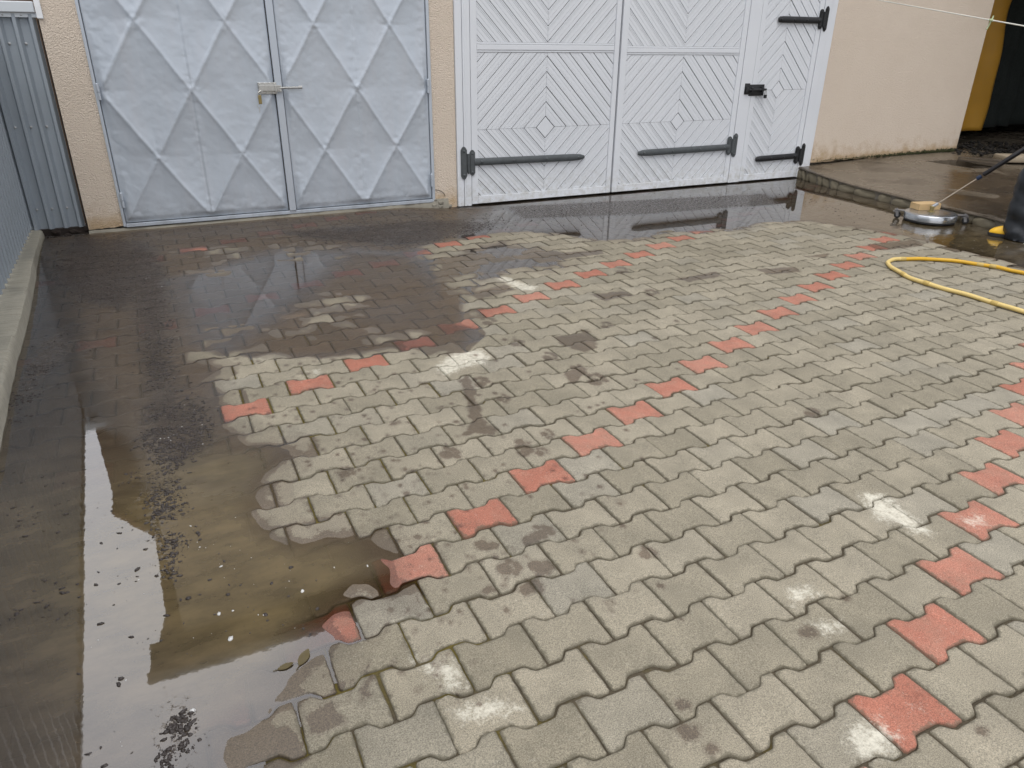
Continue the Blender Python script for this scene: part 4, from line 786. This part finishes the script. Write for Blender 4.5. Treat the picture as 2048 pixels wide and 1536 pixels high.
# hanging tarpaulin strip
def tarp():
    ztop, zb = 2.75, None; n = 40; m = MB(); vs = []; Yt = 4.98; L0, R0 = onY(1937, 262, Yt), onY(1957, 261, Yt)
    for i in range(n + 1):
        t = i / n; z = L0[2] + (ztop - L0[2]) * t; wv = .02 * math.sin(t * 17) + .03 * math.sin(t * 7 + 1); w = (R0[0] - L0[0]) * 1.1 + .05 * t + wv
        for k in range(9): u = k / 8; x = L0[0] - .18 + u * (w + .18); vs.append((x, Yt + .03 * math.sin(u * 5 + t * 3) + .02 * math.sin(t * 11 + u), z))
    m.add(vs, [(i * 9 + k, i * 9 + k + 1, (i + 1) * 9 + k + 1, (i + 1) * 9 + k) for i in range(n) for k in range(8)]); o = m.build('ochre_tarpaulin', M['ochre'], None, True); o.modifiers.new('t', 'SOLIDIFY').thickness = .004
    tag(o, 'ochre yellow tarpaulin strip hanging at the corner of the cream wall', 'tarpaulin')
tarp()
def net():
    n = 60; m = MB(); vs = []; Yn = 5.5
    for i in range(n + 1):
        x = 8.9 + 4.0 * i / n; y = Yn + .06 * math.sin(i * .9) + .04 * math.sin(i * .37 + 1)
        for k in range(24): z = .32 + 2.5 * k / 23; vs.append((x, y + .02 * math.sin(k * 1.1 + i * .2), z + .015 * math.sin(i * .5)))
    m.add(vs, [(i * 24 + k, i * 24 + k + 1, (i + 1) * 24 + k + 1, (i + 1) * 24 + k) for i in range(n) for k in range(23)]); o = m.build('shade_net', M['net'], None, True); o.modifiers.new('t', 'SOLIDIFY').thickness = .003
    tag(o, 'dark green shade net hanging across the carport opening', 'net')
net()

# ---------------------------------------------------------------- washing line
a, kn, b = at(1745, -2, (5.2, 3.6, 1.4)), None, at(2048, 52, (4.3, 1.5, 1.5)); a, b = Vector(a), Vector(b); d = b - a; t0 = (4.52 - a.y) / d.y
cl = empty('washing_line', a, 'thin white washing line stretched above the terrace, with a green knot', 'washing line')
A0, B0 = a + d * t0, a + d * 2.6; part(MB().tube([A0 + (B0 - A0) * (i / 20) for i in range(21)], .0042, 8), 'line', M['rope'], cl, True)
tk = (1983 - 1745) / 303.0; best = min((abs(proj(np.array(a + d * s))[0] - 1983), s) for s in np.linspace(0, 1.2, 400))[1]; kp = a + d * best; dn = d.normalized()
m = MB(); m.tube([kp - dn * .02, kp + dn * .02], .0085, 8); m.tube([kp, kp + Vector((.004, .01, -.03)), kp + Vector((-.010, .012, -.062))], [.005, .006, .004], 7); m.tube([kp, kp + Vector((.008, 0, .018)), kp + Vector((.012, 0, .03))], [.005, .005, .003], 7); part(m, 'knot', M['knot'], cl, True)
hook = MB().tube([A0 + Vector((0, .05, 0)), A0, A0 + Vector((0, -.02, .02))], .005, 8); part(hook, 'wall_hook', M['lock'], cl)
e = B0; pm = MB().tube([(e.x, e.y, -.05), (e.x, e.y, e.z + .15)], .03, 14); o = pm.build('line_post', M['iron'], None, True); tag(o, 'slim dark steel post holding the far end of the washing line', 'post')

# ---------------------------------------------------------------- garden hose
hp = [(2420, 700), (2250, 660), (2130, 645), (2048, 624), (1990, 606), (1935, 590), (1885, 576), (1850, 566), (1815, 553), (1792, 540), (1778, 530), (1776, 524), (1786, 519.5), (1808, 517.5), (1840, 518), (1880, 519), (1925, 524), (1975, 531), (2010, 538), (2048, 546), (2130, 566), (2300, 590), (2450, 600)]
def cat(P, n=10):
    out = []
    for i in range(1, len(P) - 2):
        p0, p1, p2, p3 = P[i - 1:i + 3]
        for k in range(n):
            t = k / n; out.append(.5 * ((2 * p1) + (-p0 + p2) * t + (2 * p0 - 5 * p1 + 4 * p2 - p3) * t * t + (-p0 + 3 * p1 - 3 * p2 + p3) * t ** 3))
    return out + [P[-2]]
HR = .0138
C3 = cat([Vector(G(x, y, HR + .006)) for x, y in hp]); hr = random.Random(2)
C3 = [p + Vector((0, 0, .002 * math.sin(i * .35))) for i, p in enumerate(C3)]
hs_ = empty('garden_hose', C3[len(C3) // 2], 'yellow garden hose lying in a loop on the dry pavers', 'hose')
cut = min(range(len(C3)), key=lambda i: abs(proj(np.array(C3[i]))[0] - 1806) + (0 if i > len(C3) // 2 - 4 else 999))
def ringed(P, r):   # fine ribbing of the old hose
    out, rr_ = [], []
    for i in range(len(P) - 1):
        L = (P[i + 1] - P[i]).length; k = max(2, int(L / .008))
        for j in range(k): out.append(P[i].lerp(P[i + 1], j / k)); rr_.append(r * (1 + (.03 if len(out) % 2 else -.02)))
    out.append(P[-1]); rr_.append(r); return out, rr_
P, R = ringed(C3[:cut + 1], HR); o = part(MB().tube(P, R, 12), 'hose_length', M['hosep'], hs_, True); o['label'] = 'faded pale yellow length of the hose'
P, R = ringed(C3[cut:], HR * .96); o = part(MB().tube(P, R, 12), 'hose_length', M['hosey'], hs_, True); o['label'] = 'bright yellow length of the hose'
for x_, lo in ((1806, 1), (1808, 0), (1855, 0), (1985, 1), (1962, 1), (1990, 0)):
    i = min(range(len(C3)), key=lambda i: abs(proj(np.array(C3[i]))[0] - x_) + (0 if (i >= cut - 2) == bool(lo) else 999)); i = max(1, min(len(C3) - 2, i)); d_ = (C3[i + 1] - C3[i - 1]).normalized()
    part(MB().tube([C3[i] - d_ * .022, C3[i] - d_ * .019, C3[i] + d_ * .019, C3[i] + d_ * .022], [HR, HR * 1.16, HR * 1.16, HR], 14), 'hose_band', M['tape'], hs_, True)

# ---------------------------------------------------------------- surface cleaner
cc = Vector(G(1862, 424.5, .080)); sc_ = empty('surface_cleaner', (cc.x, cc.y, 0), 'round steel surface cleaner on casters, standing in the puddle by the terrace edge', 'surface cleaner')
Tm = Matrix.Translation((cc.x, cc.y, 0)); Rr = .216
part(MB().lathe([(Rr * .96, .026), (Rr, .026), (Rr, .072), (Rr - .005, .079), (Rr - .014, .0815), (.12, .083), (.05, .084), (.001, .084)], 64, Tm), 'deck', M['steel'], sc_, True)
part(MB().lathe([(Rr - .012, .010), (Rr - .006, .010), (Rr - .006, .027), (Rr - .012, .027)], 48, Tm), 'brush_skirt', M['rubber'], sc_)
part(MB().lathe([(.030, .082), (.030, .090), (.016, .094), (.016, .118), (.021, .120), (.021, .134), (.012, .138)], 20, Tm), 'swivel_hub', M['brass'], sc_, True)
for px, py in ((1805.5, 436), (1922, 445), None) if False else ((1805.5, 437), (1921.5, 447), (1880, 405)):
    g = G(px, py, 0.0); dv = Vector((g[0] - cc.x, g[1] - cc.y, 0)); dv = dv.normalized() * (.275); c = Vector((cc.x, cc.y, 0)) + dv; dd = dv.normalized(); pp = Vector((-dd.y, dd.x, 0)); m = MB()
    e0 = Vector((cc.x, cc.y, 0)) + dd * (Rr - .01)
    m.add([e0 + pp * .035 + Vector((0, 0, .076)), e0 - pp * .035 + Vector((0, 0, .076)), c - pp * .022 + dd * .02 + Vector((0, 0, .079)), c + pp * .022 + dd * .02 + Vector((0, 0, .079)), e0 + pp * .035 + Vector((0, 0, .070)), e0 - pp * .035 + Vector((0, 0, .070)), c - pp * .022 + dd * .02 + Vector((0, 0, .073)), c + pp * .022 + dd * .02 + Vector((0, 0, .073))], [(0, 3, 2, 1), (4, 5, 6, 7), (0, 1, 5, 4), (1, 2, 6, 5), (2, 3, 7, 6), (3, 0, 4, 7)])
    m.lathe([(.030, .056), (.031, .066), (.018, .071)], 18, Matrix.Translation(c)); m.lathe([(.008, .079), (.008, .086), (.004, .088)], 10, Matrix.Translation(c))
    tr = Vector((.6, -.8, 0)); sd_ = Vector((.8, .6, 0)); wc = c + tr * .012 + Vector((0, 0, .029))
    for s in (-1, 1): p = c + sd_ * (.017 * s); m.add([p + tr * -.012 + Vector((0, 0, .062)), p + tr * .016 + Vector((0, 0, .062)), p + tr * .022 + Vector((0, 0, .02)), p + tr * .004 + Vector((0, 0, .018)), p + sd_ * .002 + tr * -.012 + Vector((0, 0, .062)), p + sd_ * .002 + tr * .016 + Vector((0, 0, .062)), p + sd_ * .002 + tr * .022 + Vector((0, 0, .02)), p + sd_ * .002 + tr * .004 + Vector((0, 0, .018))], [(0, 1, 2, 3), (4, 7, 6, 5), (0, 4, 5, 1), (1, 5, 6, 2), (2, 6, 7, 3), (3, 7, 4, 0)])
    ca = part(m, 'caster', M['caster'], sc_)
    rot = sd_.to_track_quat('Z', 'Y').to_matrix().to_4x4(); w = MB().lathe([(.006, -.012), (.024, -.012), (.029, -.007), (.029, .007), (.024, .012), (.006, .012)], 20, Matrix.Translation(wc) @ rot).build('caster_wheel', M['rubber'], None, True); w.parent = ca; w.matrix_parent_inverse = Matrix.Identity(4)
wb0 = Vector(G(1852.4, 405.2, .14)); m = MB().bbox(-.112, .112, -.060, .060, 0, .055, .002); o = m.build('wood_block', M['ply']); o.location = (wb0.x, wb0.y, .0845); o.rotation_euler[2] = math.radians(-14); tag(o, 'pale wooden block lying on the steel surface cleaner', 'wood block')
# lance
PR = np.array([5.37, 1.60, 0.0])                   # where the worker stands
s0 = Vector((cc.x, cc.y, .128)); hand = Vector(at(2122, 252, PR + np.array([.12, .25, .8]))); dl = (hand - s0)
def lp(px): return s0 + dl * min((abs(proj(np.array(s0 + dl * s))[0] - px), s) for s in np.linspace(0, 1.6, 1200))[1]
ln = empty('spray_lance', s0, 'pressure washer lance with black grip, joined to the surface cleaner', 'lance')
u = dl.normalized(); part(MB().tube([s0, lp(1960)], .0062, 10), 'lance_tube', M['tube'], ln, True)
part(MB().tube([lp(1953), lp(1955), lp(1962), lp(1963)], [.012, .018, .018, .012], 14), 'collar', M['bluecap'], ln, True)
part(MB().tube([lp(1966), lp(1968), lp(2060), hand + u * .30, hand + u * .32], [.014, .019, .021, .021, .015], 14), 'hand_grip', M['grip'], ln, True)
part(MB().tube([s0 - u * .015, s0 + u * .05], .015, 12), 'coupling', M['steel'], ln, True)

# ---------------------------------------------------------------- worker
Fv = Vector((-.62, .78, 0)).normalized(); Sv = Vector((-Fv.y, Fv.x, 0))       # facing, and the worker's left
O = Vector((PR[0], PR[1], 0))
def L(f, s, z): return O + Fv * f + Sv * s + Vector((0, 0, z))
def skin(name, joints, bones, mat, parent, sub=2):
    me = bpy.data.meshes.new(name); names = list(joints); me.from_pydata([joints[k][0] for k in names], [(names.index(a), names.index(b)) for a, b in bones], []); o = bpy.data.objects.new(name, me); COL.objects.link(o)
    md1 = o.modifiers.new('skin', 'SKIN'); md1.use_smooth_shade = True; md2 = o.modifiers.new('sub', 'SUBSURF'); md2.levels = md2.render_levels = sub
    lay = me.skin_vertices[0] if len(me.skin_vertices) else None
    for i, k in enumerate(names):
        r = joints[k][1]; lay.data[i].radius = r if isinstance(r, tuple) else (r, r); lay.data[i].use_root = (i == 0)
    dg = bpy.context.evaluated_depsgraph_get(); me2 = bpy.data.meshes.new_from_object(o.evaluated_get(dg)); bpy.data.objects.remove(o)
    me2.name = name; me2.materials.clear(); me2.materials.append(mat); me2.polygons.foreach_set('use_smooth', [True] * len(me2.polygons)); o = bpy.data.objects.new(name, me2); COL.objects.link(o)
    if parent: o.parent = parent; o.matrix_parent_inverse = Matrix.Translation(parent.location).inverted()
    return o
wk = empty('person', O, 'person in black waterproof trousers and yellow boots, pushing the surface cleaner', 'person')
h1, h2 = hand, hand + u * .26
hipz = .92
J = dict(pel=(L(-.16, 0, .93), (.15, .11)), ab=(L(-.14, 0, 1.06), (.145, .105)), ch=(L(-.05, 0, 1.28), (.165, .115)), nk0=(L(.02, 0, 1.43), .07), nk=(L(.05, 0, 1.49), .055), hd0=(L(.075, 0, 1.57), .075), hd1=(L(.085, 0, 1.65), .092), hd2=(L(.085, 0, 1.72), .075),
         sl=(L(-.02, .17, 1.38), .065), el=(L(.10, .28, 1.12), .045), wl=(h1 - u * .0 + Vector((0, 0, .03)), .030), sr=(L(-.02, -.17, 1.38), .065), er=(L(-.05, -.30, 1.12), .045), wr=(h2 + Vector((0, 0, .03)), .030),
         hl=(L(-.15, .10, .88), .095), kl=(L(.02, .09, .50), .060), al=(L(.0, .08, .12), .042), hr=(L(-.17, -.10, .88), .095), kr=(L(-.22, -.10, .54), .060), ar=(L(-.48, -.11, .23), .042))
B = [('pel', 'ab'), ('ab', 'ch'), ('ch', 'nk0'), ('nk0', 'nk'), ('nk', 'hd0'), ('hd0', 'hd1'), ('hd1', 'hd2'), ('ch', 'sl'), ('sl', 'el'), ('el', 'wl'), ('ch', 'sr'), ('sr', 'er'), ('er', 'wr'), ('pel', 'hl'), ('hl', 'kl'), ('kl', 'al'), ('pel', 'hr'), ('hr', 'kr'), ('kr', 'ar')]
skin('body', J, B, M['skin'], wk)
def trousers():
    D = dict(pel=(L(-.16, 0, .95), (.175, .135)), w=(L(-.15, 0, 1.05), (.170, .128)), hl=(L(-.14, .10, .86), .125), tl=(L(-.05, .095, .70), .125), kl=(L(.04, .09, .50), .120), cl=(L(.055, .095, .30), .128), al=(L(.030, .115, .14), .136), bl=(L(-.005, .125, -.02), .150), ul=(L(-.02, .135, -.13), .155),
             hr=(L(-.17, -.10, .86), .125), kr=(L(-.23, -.10, .56), .100), cr=(L(-.36, -.105, .40), .098), br=(L(-.47, -.11, .20), .105))
    o = skin('trousers', D, [('pel', 'w'), ('pel', 'hl'), ('hl', 'tl'), ('tl', 'kl'), ('kl', 'cl'), ('cl', 'al'), ('al', 'bl'), ('bl', 'ul'), ('pel', 'hr'), ('hr', 'kr'), ('kr', 'cr'), ('cr', 'br')], M['trousers'], wk, 3)
    me = o.data; n = len(me.vertices); co = np.empty(n * 3); me.vertices.foreach_get('co', co); co = co.reshape(-1, 3); no = np.empty(n * 3); me.vertices.foreach_get('normal', no); no = no.reshape(-1, 3)
    x, y, z = co.T; fold = (fbm(x * 9 + z * 4, z * 13 - y * 5, 17) - .5) * .048 + (fbm(x * 22, z * 34 + y * 9, 19) - .5) * .036 * sstep(.35, .05, z)
    co = co + no * fold[:, None]; co[:, 2] = np.maximum(co[:, 2], .006); me.vertices.foreach_set('co', co.ravel()); me.update()
trousers()
D = dict(ab=(L(-.15, 0, 1.00), (.180, .135)), ab2=(L(-.13, 0, 1.10), (.178, .132)), ch=(L(-.05, 0, 1.28), (.190, .140)), nk0=(L(.02, 0, 1.43), .088), sl=(L(-.02, .18, 1.37), .088), el=(L(.10, .285, 1.12), .066), wl=(J['wl'][0] + (J['el'][0] - J['wl'][0]) * .14, .046), sr=(L(-.02, -.18, 1.37), .088), er=(L(-.05, -.305, 1.12), .066), wr=(J['wr'][0] + (J['er'][0] - J['wr'][0]) * .14, .046))
skin('jacket', D, [('ab', 'ab2'), ('ab2', 'ch'), ('ch', 'nk0'), ('ch', 'sl'), ('sl', 'el'), ('el', 'wl'), ('ch', 'sr'), ('sr', 'er'), ('er', 'wr')], M['jacket'], wk)
def boot(fx, s, zt, pitch):
    m = MB(); bm = bmesh.new(); bmesh.ops.create_icosphere(bm, subdivisions=4, radius=1)
    for v in bm.verts:
        c = v.co; e = 2.6; nr = (abs(c.x) ** e + abs(c.y) ** e) ** (1 / e) if (abs(c.x) + abs(c.y)) > 1e-6 else 1; r = math.hypot(c.x, c.y); k = r / nr if nr else 1
        f = c.x * k * .145; w = c.y * k * (.051 - .012 * (c.x < -.1) * abs(c.x)); top = .066 + .045 * max(0, -c.x) ** .8 - .010 * max(0, c.x) ** 2; z = .026 + (c.z * top if c.z > 0 else c.z * .004); v.co = Vector((f, w, z))
    Mb = Matrix.Translation(L(fx, s, zt)) @ Matrix(((Fv.x, Sv.x, 0, 0), (Fv.y, Sv.y, 0, 0), (0, 0, 1, 0), (0, 0, 0, 1))) @ Matrix.Rotation(pitch, 4, 'Y')
    m.frombm(bm, Mb); pts = [(Mb @ Vector((-.10, 0, .05))), (Mb @ Vector((-.085, 0, .14))), (Mb @ Vector((-.08, 0, .22)))]; m.tube(pts, [.052, .050, .056], 18)
    b = part(m, 'boot', M['boot'], wk, True)
    n = 40; vs = []
    for zz, sc in ((0, 1.0), (.018, 1.04), (.026, 1.03)):
        for k in range(n): a = 2 * math.pi * k / n; cx, cy = math.cos(a), math.sin(a); e = 2.6; nr = (abs(cx) ** e + abs(cy) ** e) ** (1 / e); vs.append(Mb @ Vector((cx / nr * .147 * sc, cy / nr * (.052 - .010 * (cx < -.1) * abs(cx)) * sc, zz)))
    so_ = MB().add(vs, [(i * n + k, i * n + (k + 1) % n, (i + 1) * n + (k + 1) % n, (i + 1) * n + k) for i in range(2) for k in range(n)] + [tuple(range(n - 1, -1, -1)), tuple(2 * n + k for k in range(n))]).build('sole', M['rubber'], None, True); so_.parent = b; so_.matrix_parent_inverse = Matrix.Identity(4)
boot(.10, .08, .004, 0); boot(-.40, -.11, .118, .22)
def hand_(wrist, along, name):
    a = Vector(along).normalized(); out = Vector((0, 0, 1)) - a * a.z; out.normalize(); side = a.cross(out); D = {}; Bn = []
    D['w'] = (wrist, .026); D['p'] = (wrist + a * -.035 + out * -.004, (.030, .020)); Bn.append(('w', 'p')); 
    for i in range(4):
        b0 = wrist - a * (.045 + .012 * 0) + side * .0 + a * (.018 * (i - 1.5)); ln_ = (.9, 1.0, .95, .78)[i]
        k1 = b0 + side * .030 * ln_ + out * .004; k2 = b0 + side * .036 * ln_ - out * .030; k3 = b0 + side * .008 - out * .048
        D[f'a{i}'] = (k1, .0095); D[f'b{i}'] = (k2, .0088); D[f'c{i}'] = (k3, .0078); Bn += [('p', f'a{i}'), (f'a{i}', f'b{i}'), (f'b{i}', f'c{i}')]
    t0 = wrist - a * .02 - side * .026 - out * .006; D['t0'] = (t0, .011); D['t1'] = (t0 - out * .026 + side * .004 - a * .012, .0095); D['t2'] = (t0 - out * .046 + side * .020 - a * .018, .0085); Bn += [('p', 't0'), ('t0', 't1'), ('t1', 't2')]
    skin(name, D, Bn, M['skin'], wk)
hand_(J['wl'][0], u * 1, 'hand'); hand_(J['wr'][0], u * 1, 'hand')
Hc = J['hd1'][0]
m = MB(); m.ball(Hc + Vector((0, 0, .035)) - Fv * .018, .108, 3, (1, .94, .92)); part(m, 'hair', M['hair'], wk, True)
part(MB().ball(Hc + Fv * .100 + Vector((0, 0, -.025)), .017, 2, (1, .8, 1.4)), 'nose', M['skin'], wk, True)
part(MB().ball(Hc + Fv * .088 + Vector((0, 0, -.070)), .022, 2, (.6, 1.2, .4)), 'mouth', M['skin'], wk, True)
for s in (-1, 1):
    part(MB().ball(Hc + Sv * (.092 * s) + Vector((0, 0, -.02)), .028, 2, (.7, .5, 1.1)), 'ear', M['skin'], wk, True)
    part(MB().ball(Hc + Fv * .088 + Sv * (.032 * s), .012, 2), 'eye', M['hair'], wk, True)
